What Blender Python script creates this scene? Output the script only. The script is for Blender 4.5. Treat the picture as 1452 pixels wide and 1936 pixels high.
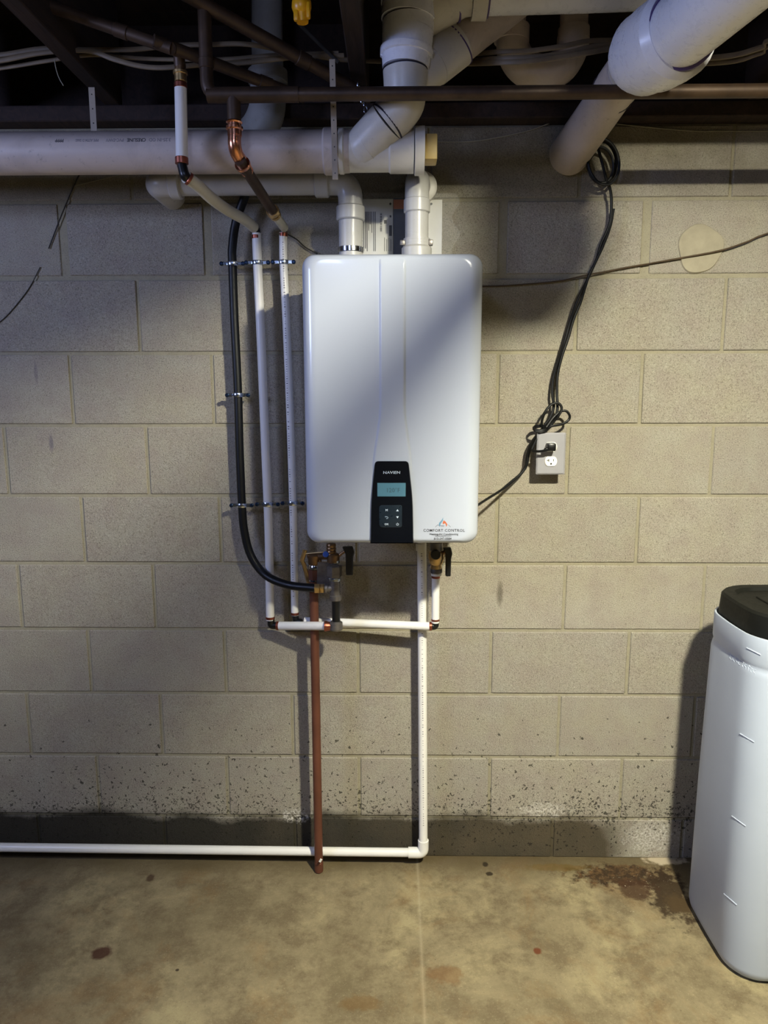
import bpy, bmesh, math, random
from mathutils import Vector, Matrix
random.seed(7)
for o in list(bpy.data.objects): bpy.data.objects.remove(o)
SC = bpy.context.scene; COL = SC.collection
# ------------------------------------------------------------------ camera
F=1382.88; TI=.1624; YW=-.0158; RO=.0017; D=2.1047; H=1.4450
def _basis():
    c,s=math.cos(YW),math.sin(YW); r=Vector((c,-s,0)); f=Vector((s,c,0)); z=Vector((0,0,1))
    fw=f*math.cos(TI)-z*math.sin(TI); up=f*math.sin(TI)+z*math.cos(TI)
    c,s=math.cos(RO),math.sin(RO)
    return r*c-up*s, r*s+up*c, fw
CR,CU,CF=_basis(); CAM=Vector((0,-D,H))
cd=bpy.data.cameras.new('camera'); cam=bpy.data.objects.new('camera',cd); COL.objects.link(cam)
cd.sensor_fit='VERTICAL'; cd.sensor_height=36; cd.lens=36*F/1936; cd.clip_start=.02
M3=Matrix((CR,CU,-CF)).transposed()
cam.matrix_world=Matrix.Translation(CAM)@M3.to_4x4(); SC.camera=cam
# ------------------------------------------------------------------ world, lights, exposure
SC.view_settings.view_transform='Standard'; SC.view_settings.look='None'
SC.view_settings.gamma=1; SC.view_settings.exposure=0.0; SC.view_settings.use_curve_mapping=False
w=bpy.data.worlds.new('world'); SC.world=w; w.use_nodes=True
w.node_tree.nodes['Background'].inputs[0].default_value=(.5,.6,1,1); w.node_tree.nodes['Background'].inputs[1].default_value=.02
def area(name,loc,target,size,power,col,sy=None,spread=None):
    l=bpy.data.lights.new(name,'AREA'); l.energy=power; l.color=col; l.size=size
    if sy: l.shape='RECTANGLE'; l.size_y=sy
    if spread: l.spread=spread
    o=bpy.data.objects.new(name,l); COL.objects.link(o); o.location=loc
    o.rotation_euler=(Vector(target)-Vector(loc)).to_track_quat('-Z','Y').to_euler(); return o
BULB=Vector((.70,-1.7,2.29))
BULB_COL=(.98,.94,.74,1); BULB_STRENGTH=4000
area('window_daylight',(-2.15,-1.7,1.95),(.2,0,1.2),.5,25,(.47,.57,1),.5)
area('cool_fill_light',(-.35,-1.75,2.16),(.1,-.4,1.7),.16,2.8,(.46,.58,1),.16)  # overhead cool fill, added to brighten the upper pipes; no fixture there
# ------------------------------------------------------------------ placement helpers
def ray(x,y): return CF+CR*((x-726)/F)-CU*((y-968)/F)
def at(x,y,Y=0.):
    d=ray(x,y); return CAM+d*((Y+D)/d.y)
def onfloor(x,y,z=0.):
    d=ray(x,y); return CAM+d*((z-H)/d.z)
def px2m(P): return (P-CAM).dot(CF)/F        # metres per photo pixel at P
# ------------------------------------------------------------------ objects
def base(name,loc=(0,0,0),label=None,cat=None,group=None,kind=None):
    o=bpy.data.objects.new(name,None); COL.objects.link(o); o.location=loc; o.empty_display_size=.05
    tag(o,label,cat,group,kind); return o
def tag(o,label=None,cat=None,group=None,kind=None):
    if label: o['label']=label
    if cat: o['category']=cat
    if group: o['group']=group
    if kind: o['kind']=kind
    return o
def wloc(p):
    v=Vector((0,0,0))
    while p: v+=p.location; p=p.parent
    return v
def link(name,me,mat,parent=None,smooth=.6,loc=None):
    if mat and not me.materials: me.materials.append(mat)
    o=bpy.data.objects.new(name,me); COL.objects.link(o)
    if parent:
        o.parent=parent
        if loc is None: me.transform(Matrix.Translation(-wloc(parent)))
    if loc is not None: o.location=loc
    return o
def finish(bm,name,mat,parent=None,ang=.6,flat=False,origin=False):
    bmesh.ops.recalc_face_normals(bm,faces=bm.faces)
    for f in bm.faces: f.smooth=not flat
    for e in bm.edges:
        if len(e.link_faces)==2 and e.calc_face_angle(0)>ang: e.smooth=False
    me=bpy.data.meshes.new(name)
    if parent is None:
        xs=[v.co for v in bm.verts]
        lo=Vector((min(v.x for v in xs),min(v.y for v in xs),min(v.z for v in xs)))
        hi=Vector((max(v.x for v in xs),max(v.y for v in xs),max(v.z for v in xs)))
        c=Vector(((lo.x+hi.x)/2,(lo.y+hi.y)/2,lo.z))
        bmesh.ops.translate(bm,verts=bm.verts,vec=-c); bm.to_mesh(me); bm.free()
        return link(name,me,mat,None,loc=c)
    bm.to_mesh(me); bm.free()
    return link(name,me,mat,parent)
def nb(): return bmesh.new()
def box(bm,c,s,bev=0,seg=2,rot=None):
    m=Matrix.Translation(c)@(rot.to_4x4() if rot else Matrix())@Matrix.Diagonal((s[0],s[1],s[2],1))
    t=bmesh.new(); bmesh.ops.create_cube(t,size=1,matrix=m)
    if bev: bmesh.ops.bevel(t,geom=list(t.edges),offset=bev,segments=seg,affect='EDGES',profile=.5)
    merge(bm,t)
def merge(bm,t):
    me=bpy.data.meshes.new('tmp'); t.to_mesh(me); t.free(); bm.from_mesh(me); bpy.data.meshes.remove(me)
def arc(pts,rad,n=6):
    P=[Vector(p) for p in pts]; out=[P[0]]
    for i in range(1,len(P)-1):
        a,b,c=P[i-1],P[i],P[i+1]; u=(a-b).normalized(); v=(c-b).normalized()
        ang=u.angle(v)
        if ang>3.1: out.append(b); continue
        t=min(rad/math.tan(ang/2),(a-b).length*.49,(c-b).length*.49)
        p0=b+u*t; p2=b+v*t
        for k in range(n+1):
            s=k/n; out.append(p0*(1-s)**2+b*2*s*(1-s)+p2*s*s)
    out.append(P[-1]); return out
def spline(pts,n=6):
    P=[Vector(p) for p in pts]; P=[P[0]*2-P[1]]+P+[P[-1]*2-P[-2]]; out=[]
    for i in range(1,len(P)-2):
        a,b,c,d=P[i-1:i+3]
        for k in range(n):
            t=k/n; out.append(.5*((2*b)+(c-a)*t+(2*a-5*b+4*c-d)*t*t+(3*b-a-3*c+d)*t**3))
    out.append(P[-2]); return out
def sweep(bm,pts,r,seg=20,cap=True,sx=1.0):
    P=[Vector(p) for p in pts]; n=len(P)
    R=r if isinstance(r,(list,tuple)) else [r]*n
    T=[]
    for i in range(n):
        a=P[max(0,i-1)]; b=P[min(n-1,i+1)]
        v=b-a
        T.append(v.normalized() if v.length>1e-9 else (T[-1] if T else Vector((0,0,1))))
    up=Vector((0,0,1)) if abs(T[0].z)<.9 else Vector((0,1,0))
    N=(up-T[0]*up.dot(T[0])).normalized(); rings=[]
    for i in range(n):
        N=(N-T[i]*N.dot(T[i])).normalized(); B=T[i].cross(N)
        rings.append([bm.verts.new(P[i]+(N*math.cos(2*math.pi*k/seg)+B*math.sin(2*math.pi*k/seg)*sx)*R[i]) for k in range(seg)])
    for i in range(n-1):
        for k in range(seg):
            bm.faces.new((rings[i][k],rings[i][(k+1)%seg],rings[i+1][(k+1)%seg],rings[i+1][k]))
    if cap:
        bm.faces.new(rings[0][::-1]); bm.faces.new(rings[-1])
def lathe(bm,p0,p1,prof,seg=24,hexa=False):
    """profile [(t,r)] along p0->p1, t in metres"""
    p0=Vector(p0); ax=(Vector(p1)-p0).normalized()
    up=Vector((0,0,1)) if abs(ax.z)<.9 else Vector((0,1,0))
    N=(up-ax*up.dot(ax)).normalized(); B=ax.cross(N); rings=[]
    if hexa: seg=6
    for t,r in prof:
        rings.append([bm.verts.new(p0+ax*t+(N*math.cos(2*math.pi*(k+.25)/seg)+B*math.sin(2*math.pi*(k+.25)/seg))*r) for k in range(seg)])
    for i in range(len(prof)-1):
        for k in range(seg): bm.faces.new((rings[i][k],rings[i][(k+1)%seg],rings[i+1][(k+1)%seg],rings[i+1][k]))
    bm.faces.new(rings[0][::-1]); bm.faces.new(rings[-1])
def ringp(L,r,b=.0008): return [(0,r-b),(b,r),(L-b,r),(L,r-b)]
def pipe(name,pts,r,mat,parent=None,seg=24,rad=None,n=8):
    bm=nb(); P=arc(pts,rad,n) if rad else pts
    sweep(bm,P,r,seg); return finish(bm,name,mat,parent)
def collar(name,p,d,L,r,mat,parent,b=.001,hexa=False,center=True):
    p=Vector(p); d=Vector(d).normalized(); bm=nb()
    if center: p=p-d*L/2
    lathe(bm,p,p+d,ringp(L,r,b),hexa=hexa); return finish(bm,name,mat,parent)
def profobj(name,p0,p1,prof,mat,parent,hexa=False,seg=28):
    bm=nb(); lathe(bm,p0,p1,prof,seg,hexa); return finish(bm,name,mat,parent)
def text(name,body,size,mat,parent,pos,right=(1,0,0),up=(0,0,1),depth=.0003,align='CENTER',sp=1.0,wx=1.0,fn=None,bold=0):
    cu=bpy.data.curves.new(name,'FONT'); cu.body=body; cu.size=size; cu.align_x=align; cu.align_y='CENTER'
    cu.extrude=depth; cu.space_character=sp; cu.resolution_u=2; cu.offset=bold
    t=bpy.data.objects.new('tmp',cu); COL.objects.link(t)
    dg=bpy.context.evaluated_depsgraph_get(); me=bpy.data.meshes.new_from_object(t.evaluated_get(dg))
    bpy.data.objects.remove(t); me.name=name; me.materials.clear()
    r=Vector(right).normalized(); u=Vector(up).normalized(); nn=r.cross(u); p=Vector(pos)
    for v in me.vertices:
        x,y,z=v.co; x*=wx
        v.co=fn(x,y,z) if fn else p+r*x+u*y+nn*z
    return link(name,me,mat,parent)
# ------------------------------------------------------------------ materials
def srgb(c):
    if isinstance(c,str): c=[int(c[i:i+2],16)/255 for i in (0,2,4)]
    return tuple((x/12.92 if x<=.04045 else ((x+.055)/1.055)**2.4) for x in c)+(1,)
class NT:
    def __init__(s,name):
        s.m=bpy.data.materials.new(name); s.m.use_nodes=True; s.t=s.m.node_tree; s.b=s.t.nodes['Principled BSDF']
    def n(s,typ,**kw):
        nd=s.t.nodes.new(typ)
        for k,v in kw.items():
            if k in nd.inputs: nd.inputs[k].default_value=v
            else: setattr(nd,k,v)
        return nd
    def l(s,a,b): s.t.links.new(a,b)
    def pos(s):
        g=s.n('ShaderNodeNewGeometry'); return g.outputs['Position']
    def noise(s,scale,detail=4,rough=.6,vec=None,dist=0):
        nd=s.n('ShaderNodeTexNoise'); nd.inputs['Scale'].default_value=scale; nd.inputs['Detail'].default_value=detail
        nd.inputs['Roughness'].default_value=rough; nd.inputs['Distortion'].default_value=dist
        s.l(vec or s.pos(),nd.inputs['Vector']); return nd.outputs['Fac']
    def ramp(s,fac,stops):
        r=s.n('ShaderNodeValToRGB'); e=r.color_ramp.elements
        e[0].position,e[0].color=stops[0][0],stops[0][1]; e[1].position,e[1].color=stops[-1][0],stops[-1][1]
        for p,c in stops[1:-1]:
            x=e.new(p); x.color=c
        s.l(fac,r.inputs[0]); return r.outputs[0]
    def g(s,v): return (v,v,v,1)
    def mix(s,fac,a,b,mode='MIX'):
        m=s.n('ShaderNodeMix',data_type='RGBA',blend_type=mode)
        for k,v in ((0,fac),(6,a),(7,b)):
            if hasattr(v,'links'): s.l(v,m.inputs[k])
            else: m.inputs[k].default_value=v
        return m.outputs[2]
    def math(s,op,a,b=0.,c=None):
        m=s.n('ShaderNodeMath',operation=op)
        for k,v in enumerate((a,b) if c is None else (a,b,c)):
            if hasattr(v,'links'): s.l(v,m.inputs[k])
            else: m.inputs[k].default_value=v
        return m.outputs[0]
    def bump(s,h,strength=.3,dist=.002):
        b=s.n('ShaderNodeBump'); b.inputs['Strength'].default_value=strength; b.inputs['Distance'].default_value=dist
        s.l(h,b.inputs['Height']); s.l(b.outputs[0],s.b.inputs['Normal'])
    def set(s,**kw):
        for k,v in kw.items():
            k=k.replace('_',' ')
            if hasattr(v,'links'): s.l(v,s.b.inputs[k])
            else: s.b.inputs[k].default_value=v
    def blob(s,x,y,z,rx,ry,rz,soft=.5,wob=.35,sc=9):
        """mask, 1 inside a ragged ellipsoid patch at a fixed place"""
        mp=s.n('ShaderNodeMapping',vector_type='POINT'); s.l(s.pos(),mp.inputs[0])
        mp.inputs['Location'].default_value=(-x/rx,-y/ry,-z/rz); mp.inputs['Scale'].default_value=(1/rx,1/ry,1/rz)
        ln=s.n('ShaderNodeVectorMath',operation='LENGTH'); s.l(mp.outputs[0],ln.inputs[0])
        nz=s.noise(sc,5,.65); d=s.math('ADD',ln.outputs['Value'],s.math('MULTIPLY',s.math('SUBTRACT',nz,.5),wob*4))
        mr=s.n('ShaderNodeMapRange'); mr.inputs[1].default_value=1.0; mr.inputs[2].default_value=1-soft
        s.l(d,mr.inputs[0]); return mr.outputs[0]
def plain(name,col,rough=.5,metal=0,var=.12,sc=25,bump=0,bsc=200,coat=0,spec=.5,rv=.05):
    m=NT(name); c=srgb(col); dk=tuple(x*(1-var) for x in c[:3])+(1,); lt=tuple(min(1,x*(1+var)) for x in c[:3])+(1,)
    m.set(Base_Color=m.ramp(m.noise(sc),[(.3,dk),(.7,lt)]),Metallic=metal)
    m.set(Roughness=m.ramp(m.noise(sc*3),[(.3,m.g(max(0,rough-rv))),(.7,m.g(min(1,rough+rv)))]))
    m.b.inputs['Specular IOR Level'].default_value=spec
    if coat: m.b.inputs['Coat Weight'].default_value=coat
    if bump: m.bump(m.noise(bsc,3),bump,.001)
    return m.m
def pvcmat(name,col,dirt=.5,dc='6b5f52',rough=.32):
    m=NT(name); c=srgb(col); n1=m.noise(7,6,.7,dist=1.5); n2=m.noise(60,5,.75)
    k=m.math('MULTIPLY',m.ramp(n1,[(.45,m.g(0)),(.75,m.g(1))]),dirt)
    k2=m.math('MULTIPLY',m.ramp(n2,[(.6,m.g(0)),(.72,m.g(1))]),dirt*.8)
    g=m.n('ShaderNodeNewGeometry'); sx=m.n('ShaderNodeSeparateXYZ'); m.l(g.outputs['Normal'],sx.inputs[0])
    top=m.math('MULTIPLY',m.ramp(sx.outputs[2],[(.2,m.g(0)),(.9,m.g(1))]),min(1,dirt*1.2))   # dust lies on the upper side
    if dirt<.15: k2=m.math('MULTIPLY',k2,.15)
    col=m.mix(k2,m.mix(k,c,m.mix(.5,c,srgb(dc))),srgb(dc)); col=m.mix(top,col,srgb(dc))
    m.set(Base_Color=col,Roughness=m.ramp(n2,[(.3,m.g(rough)),(.8,m.g(rough+.2))]))
    m.bump(m.noise(35,3),.03,.002); return m.m
def stained(m,col):
    """damp band, mould specks and salt bloom along the wall's foot"""
    p=m.n('ShaderNodeSeparateXYZ'); m.l(m.pos(),p.inputs[0]); z=p.outputs[2]; x=p.outputs[0]
    wob=m.math('MULTIPLY',m.math('SUBTRACT',m.noise(5,4),.5),.10); z2=m.math('ADD',z,wob)
    # dark damp under the lowest bed joint
    damp=m.ramp(m.math('MULTIPLY',z2,2.),[(.24,m.g(1)),(.31,m.g(0))])
    dry=m.ramp(m.math('ADD',m.math('MULTIPLY',x,1.),m.math('MULTIPLY',wob,1.5)),[(.66,m.g(1)),(.74,m.g(.0))])
    damp=m.math('MULTIPLY',m.math('MULTIPLY',damp,dry),.92)
    side=m.ramp(m.math('ADD',m.math('MULTIPLY',x,-.5),0.),[(0,m.g(0)),(.6,m.g(1))])
    dampc=m.mix(m.ramp(m.math('ADD',m.math('MULTIPLY',x,.5),m.noise(7,5)),[(.25,m.g(0)),(.85,m.g(1))]),srgb('191710'),srgb('4a4130'))
    col=m.mix(damp,col,dampc)
    # mould specks
    v=m.n('ShaderNodeTexVoronoi'); v.inputs['Scale'].default_value=125; v.inputs['Randomness'].default_value=1; 
    wv=m.n('ShaderNodeVectorMath',operation='ADD'); m.l(m.pos(),wv.inputs[0])
    nn=m.n('ShaderNodeTexNoise'); nn.inputs['Scale'].default_value=90; m.l(m.pos(),nn.inputs['Vector'])
    sc=m.n('ShaderNodeVectorMath',operation='SCALE'); m.l(nn.outputs['Color'],sc.inputs[0]); sc.inputs['Scale'].default_value=.024; m.l(sc.outputs[0],wv.inputs[1])
    m.l(wv.outputs[0],v.inputs['Vector'])
    cs=m.n('ShaderNodeSeparateColor'); m.l(v.outputs['Color'],cs.inputs[0])
    dens=m.ramp(m.math('ABSOLUTE',m.math('SUBTRACT',z2,.165)),[(0,m.g(1)),(.035,m.g(.7)),(.08,m.g(.3)),(.16,m.g(.12)),(.35,m.g(0))])
    dens=m.math('MULTIPLY',dens,m.ramp(m.noise(4,3),[(.35,m.g(.45)),(.65,m.g(1))]))
    keep=m.math('LESS_THAN',cs.outputs[0],dens)
    size=m.math('MULTIPLY',m.math('POWER',cs.outputs[1],1.3),.62)
    spot=m.math('MULTIPLY',m.math('LESS_THAN',v.outputs['Distance'],size),keep)
    sp2=m.math('MULTIPLY',m.math('GREATER_THAN',m.math('ADD',m.noise(110,6,.7),m.math('MULTIPLY',dens,.10)),.68),m.ramp(dens,[(.05,m.g(0)),(.3,m.g(1))]))
    spot=m.math('MAXIMUM',spot,sp2)
    col=m.mix(m.math('MULTIPLY',spot,.8),col,srgb('23211a'))
    top_darkening=m.math('MULTIPLY',m.ramp(m.math('ADD',m.math('SUBTRACT',z,1.5),m.math('MULTIPLY',wob,.8)),[(.42,m.g(0)),(.5,m.g(1))]),m.ramp(m.noise(6,5),[(.3,m.g(.2)),(.7,m.g(.6))]))  # mottled darker tone across the top of the wall
    col=m.mix(top_darkening,col,srgb('4d4638'))
    mil=m.math('MULTIPLY',m.ramp(m.noise(55,8,.75),[(.52,m.g(0)),(.6,m.g(.75))]),m.ramp(m.math('ABSOLUTE',m.math('SUBTRACT',z2,.15)),[(0,m.g(1)),(.045,m.g(0))]))
    col=m.mix(m.math('MULTIPLY',mil,m.ramp(m.noise(3.5,3),[(.4,m.g(.1)),(.6,m.g(1))])),col,srgb('25231b'))
    # white bloom
    for (bx,bz,rx,rz) in ((-.315,.135,.055,.03),(.80,.07,.10,.07),(.46,.16,.10,.03)):
        b=m.blob(bx,0,bz,rx,.5,rz,.6,.5,40); b=m.math('MULTIPLY',b,m.ramp(m.noise(150,4),[(.42,m.g(0)),(.6,m.g(1))]))
        col=m.mix(b,col,srgb('c9c4ba'))
    # scuffs with a shape of their own
    for (px,py,rx,rz,cc,kk) in ((945,1122,.012,.05,'3a3226',.55),(97,838,.009,.03,'4b4560',.5),(68,705,.007,.04,'4b4560',.35)):
        q=at(px,py); b=m.blob(q.x,0,q.z,rx,.5,rz,.6,.15,60); col=m.mix(m.math('MULTIPLY',b,kk),col,srgb(cc))
    return col
def blockmat():
    m=NT('concrete_block'); oi=m.n('ShaderNodeObjectInfo')
    base_=m.ramp(oi.outputs['Random'],[(0,srgb('9d988c')),(.5,srgb('a09b8d')),(1,srgb('a6a092'))])
    base_=m.mix(m.ramp(m.noise(6,4),[(.35,m.g(0)),(.7,m.g(.45))]),base_,srgb('9d947c'))
    base_=m.mix(m.ramp(m.noise(14,5,.6),[(.4,m.g(0)),(.65,m.g(.5))]),base_,srgb('93877f'))
    fine=m.noise(330,3,.7); col=m.mix(m.ramp(fine,[(.34,m.g(.6)),(.48,m.g(0))]),base_,srgb('4c473d'))
    col=m.mix(m.ramp(fine,[(.6,m.g(0)),(.74,m.g(.8))]),col,srgb('cfc9ba'))
    mid=m.noise(90,4,.7); col=m.mix(m.ramp(mid,[(.6,m.g(0)),(.72,m.g(.45))]),col,srgb('4a4439'))
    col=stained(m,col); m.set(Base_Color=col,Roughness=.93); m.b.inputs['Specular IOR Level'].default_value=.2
    h=m.math('ADD',m.math('MULTIPLY',fine,1.),m.math('MULTIPLY',mid,.8)); m.bump(h,.8,.003); return m.m
def mortarmat():
    m=NT('mortar'); col=m.mix(m.noise(30,5),srgb('837d6b'),srgb('a29b84'))
    col=m.mix(m.ramp(m.noise(250,3),[(.55,m.g(0)),(.7,m.g(.6))]),col,srgb('6b6453'))
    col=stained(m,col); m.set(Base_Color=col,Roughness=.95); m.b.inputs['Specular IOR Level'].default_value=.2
    m.bump(m.noise(160,4),.5,.002); return m.m
def floormat():
    m=NT('floor_concrete'); a=m.noise(2.6,12,.72,dist=.3); b=m.noise(9,10,.75)
    col=m.ramp(a,[(.36,srgb('655a42')),(.5,srgb('81755a')),(.62,srgb('958968'))])
    col=m.mix(m.ramp(b,[(.45,m.g(0)),(.6,m.g(.75))]),col,srgb('5f523c'))
    col=m.mix(m.ramp(m.noise(4,10,.75,dist=.5),[(.52,m.g(0)),(.68,m.g(.45))]),col,srgb('7a5d38'))
    col=m.mix(m.ramp(m.noise(190,4,.7),[(.58,m.g(0)),(.75,m.g(.35))]),col,srgb('c2b797'))
    col=m.mix(m.ramp(m.noise(140,4,.7),[(.62,m.g(0)),(.7,m.g(.6))]),col,srgb('3a3122'))
    p=m.n('ShaderNodeSeparateXYZ'); m.l(m.pos(),p.inputs[0])
    wall_edge_dark=m.ramp(m.math('ADD',m.math('MULTIPLY',p.outputs[1],-1.),m.math('MULTIPLY',m.math('SUBTRACT',m.noise(9,5),.5),.22)),[(.02,m.g(.75)),(.12,m.g(0))])  # floor darker in a ragged strip along the back wall
    col=m.mix(wall_edge_dark,col,srgb('4c3f26'))
    for (px,py,rx,ry,c,k,wb) in ((1175,1655,.17,.06,'2a1b0b',.95,.6),(1265,1690,.07,.13,'2c1e0e',.92,.6),(1200,1680,.07,.05,'3b2412',.8,.5),(1255,1625,.07,.03,'b9ab92',.8,.5),
        (192,1802,.032,.028,'3a1c10',.9,.3),(284,1660,.015,.02,'35200f',.8,.3),(1016,1798,.012,.014,'5d2c10',.9,.25),(845,1842,.05,.035,'6b4d2c',.6,.4),
        (680,1895,.06,.03,'63481f',.5,.5),(918,1634,.012,.015,'241a0c',.9,.3),(925,1652,.012,.01,'241a0c',.9,.3),(1285,1710,.05,.05,'4a3a22',.7,.5),(335,1834,.006,.006,'2c1e10',.9,.2),(1050,1640,.12,.02,'5e4a18',.6,.5)):
        q=onfloor(px,py); cc=srgb(c)
        if rx>.1: cc=m.mix(m.ramp(m.noise(38,8,.8),[(.45,m.g(0)),(.7,m.g(1))]),cc,srgb('735634'))
        col=m.mix(m.math('MULTIPLY',m.blob(q.x,q.y,0,rx,ry,1,.35,wb,30),k),col,cc)
    for (px,py,rx,ry) in ((1195,1665,.12,.07),(1255,1650,.10,.07),(1180,1720,.08,.04)):
        q=onfloor(px,py); sl=m.math('MULTIPLY',m.blob(q.x,q.y,0,rx,ry,1,.6,.5,30),m.ramp(m.noise(130,4,.8),[(.64,m.g(0)),(.68,m.g(1))]))
        col=m.mix(sl,col,srgb('d8cdb8'))
    q=onfloor(797,1800); ln=m.ramp(m.math('ABSOLUTE',m.math('SUBTRACT',p.outputs[0],q.x)),[(0,m.g(.3)),(.006,m.g(0))])
    col=m.mix(ln,col,srgb('b3a78a'))
    m.set(Base_Color=col,Roughness=m.ramp(b,[(.3,m.g(.6)),(.7,m.g(.88))])); m.b.inputs['Specular IOR Level'].default_value=.35
    m.bump(m.math('ADD',m.noise(45,6),m.math('MULTIPLY',m.noise(220,3),.5)),.35,.003); return m.m
def woodmat(name,c1,c2):
    m=NT(name); mp=m.n('ShaderNodeMapping'); m.l(m.pos(),mp.inputs[0]); mp.inputs['Scale'].default_value=(30,3,30)
    n=m.noise(1.5,6,.6,vec=mp.outputs[0],dist=1.2); m.set(Base_Color=m.ramp(n,[(.3,srgb(c1)),(.7,srgb(c2))]),Roughness=.85); m.bump(n,.4,.003); return m.m
M={}
M['block']=blockmat(); M['mortar']=mortarmat(); M['floor']=floormat()
M['patch']=plain('patch_mortar','9d9580',.9,0,.12,20,.4,150,spec=.2)
M['joist']=woodmat('old_joist_wood','1a100c','31211a'); M['plate']=woodmat('sill_wood','1c1310','33231c')
M['farwall']=plain('plain_concrete_wall','77736a',.95,0,.1,6)
M['pvc_new']=pvcmat('white_pvc','e2e2e8',.04,'7b7266',.22); M['pvc_old']=pvcmat('aged_pvc','bdb1aa',.55,'5b5048',.34)
M['pvc_mid']=pvcmat('dusty_pvc','c9c4bb',.35,'6b6152',.3); M['pvc_grey']=pvcmat('grey_pvc','8e8c88',.45,'514a42',.35)
M['cpvc_vent']=pvcmat('vent_pvc','b9b7b4',.28,'6b6358',.25)
M['drop']=pvcmat('condensate_pvc','e3e1dd',.1,'8a8172',.25); M['primer']=plain('purple_primer','4f3f72',.4); M['primerdark']=plain('dark_glue_ring','2a2430',.5)
M['pex']=plain('white_pex','e2e0dc',.38,0,.04,8); M['pexold']=plain('yellowed_pex','d3cebb',.42,0,.06,10)
M['copper_old']=plain('tarnished_copper','463629',.5,.45,.35,18,.15,90); M['copper_new']=plain('new_copper','e09a76',.24,1,.15,30)
M['copper_drain']=plain('brown_copper','6e4434',.5,.4,.2,12); M['crimp']=plain('copper_crimp','9a5a48',.35,.9,.2,40)
M['brass']=plain('brass','d2b27c',.36,1,.2,40); M['brassdark']=plain('weathered_brass','7a6046',.42,.9,.35,40,.2,200)
M['zinc']=plain('zinc_steel','c3cbd8',.22,1,.2,60); M['bluezinc']=plain('dark_zinc_screw','2c3c55',.35,.9,.2,60); M['steel']=plain('bright_steel','c9c9c9',.18,1,.05)
M['iron']=plain('dark_galvanised','77726f',.4,.7,.3,50,.3,250); M['black']=plain('black_plastic','0d0e10',.35,0,.2); M['rubber']=plain('black_rubber','08090a',.45,0,.2,spec=.35)
M['heater']=plain('heater_white','b3b9c6',.22,0,.0,3,coat=.25,rv=0); M['chassis']=plain('heater_back_white','c9c9c9',.4)
M['panelblack']=plain('panel_gloss_black','080c14',.12,0,.1,coat=.6); M['padgrey']=plain('button_pad','1b2630',.3)
M['ink']=plain('printed_ink','2b2b30',.7); M['inkwhite']=plain('white_print','c9d6e2',.5); M['inkgrey']=plain('faded_print','837d80',.8)
M['lcd']=plain('lcd_glass','4f8292',.2); M['lcdink']=plain('lcd_segments','2b4a58',.4)
_m=NT('lcd_backlight'); _m.set(Base_Color=srgb('52798a')); _m.b.inputs['Emission Color'].default_value=srgb('4a90a8'); _m.b.inputs['Emission Strength'].default_value=.04; _m.set(Roughness=.15); M['lcd']=_m.m
M['plate_metal']=plain('outlet_steel_plate','98979c',.42,.1,.04,20); M['ivory']=plain('white_receptacle','eeeae2',.35); M['paper']=plain('label_paper','d2d0c8',.6,0,.04)
M['blueprint']=plain('navy_print','1d2b44',.5); M['orange']=plain('orange_print','b8603a',.5); M['logoblue']=plain('logo_blue','5b86a0',.5); M['logored']=plain('logo_red','d07a58',.5)
M['tank']=plain('tank_plastic','acb5c4',.42,0,.03,5,.08,300); M['lid']=plain('lid_black','0e0f0b',.6,0,.2,30,.1,300,spec=.25)
M['cable']=plain('beige_cable','6e604c',.6,0,.2,15); M['yellow']=plain('yellow_paint','d69a12',.35,0,.15,40); M['wire']=plain('pale_wire','8c8877',.7); M['wirebrown']=plain('brown_wire','4a3a26',.7)
M['string']=plain('dark_string','2d2b27',.9); M['strap']=plain('pale_strap','9c9080',.55); M['bulbmetal']=plain('lamp_socket','d8d4c8',.5); M['redgasket']=plain('red_handle','7a2b22',.4); M['bluecap']=plain('blue_cap','3d62b8',.35)
_m=NT('bulb_glass'); _m.b.inputs['Emission Color'].default_value=BULB_COL; _m.b.inputs['Emission Strength'].default_value=BULB_STRENGTH; M['bulb']=_m.m
_m=NT('clear_bag'); _m.set(Base_Color=(1,1,1,1),Roughness=.12); _m.b.inputs['Transmission Weight'].default_value=.0; _m.b.inputs['Alpha'].default_value=.13; _m.bump(_m.noise(40,5,.7,dist=2),.8,.01); M['bag']=_m.m
# ------------------------------------------------------------------ structure
Z0=H+.5163                      # first full bed joint on the wall
XN0=-.7209
# photographed vertical joints, in photo pixels, per course (course k lies between bed joint k and k+1)
JOINTS={0:[119.8,392.6,951,1221.8],1:[262.4,1089.6,1369.4],2:[135.5,402.9,940.8,1212.3],3:[12.4,279,539,1073,1345.8],4:[157.9,417.4,938.8,1205.3],
 5:[38,292.6,1066.9,1330.5],6:[170.2,426.4,927.6,1187.5],7:[55.8,305.8,553.7,1056.5,1311.9],8:[186.8,430.6,925.5,1174.3],9:[312.8,1044,1290]}
MIDY={0:450,1:597,2:735,3:870,4:1000,5:1127,6:1250,7:1370,8:1488,9:1582}
wall=base('wall_back',(0,0,0),kind='structure')
bm=nb(); box(bm,(0,.1035,1.07),(6,.2,2.16)); finish(bm,'mortar_bed',M['mortar'],wall,flat=True)
def block(x0,x1,z0,z1,j):
    r=.0025; y=-random.uniform(0,.0012); bm=nb()
    c=Vector(((x0+x1)/2,.02+y,(z0+z1)/2)); box(bm,(0,0,0),(x1-x0,.04,z1-z0),.0022,1)
    for v in bm.verts: v.co.x+=random.uniform(-.0008,.0008); v.co.z+=random.uniform(-.0008,.0008)
    me=bpy.data.meshes.new('block'); 
    for f in bm.faces: f.smooth=False
    bm.to_mesh(me); bm.free(); me.materials.append(M['block'])
    o=bpy.data.objects.new('block',me); COL.objects.link(o); o.parent=wall; o.location=c
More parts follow.
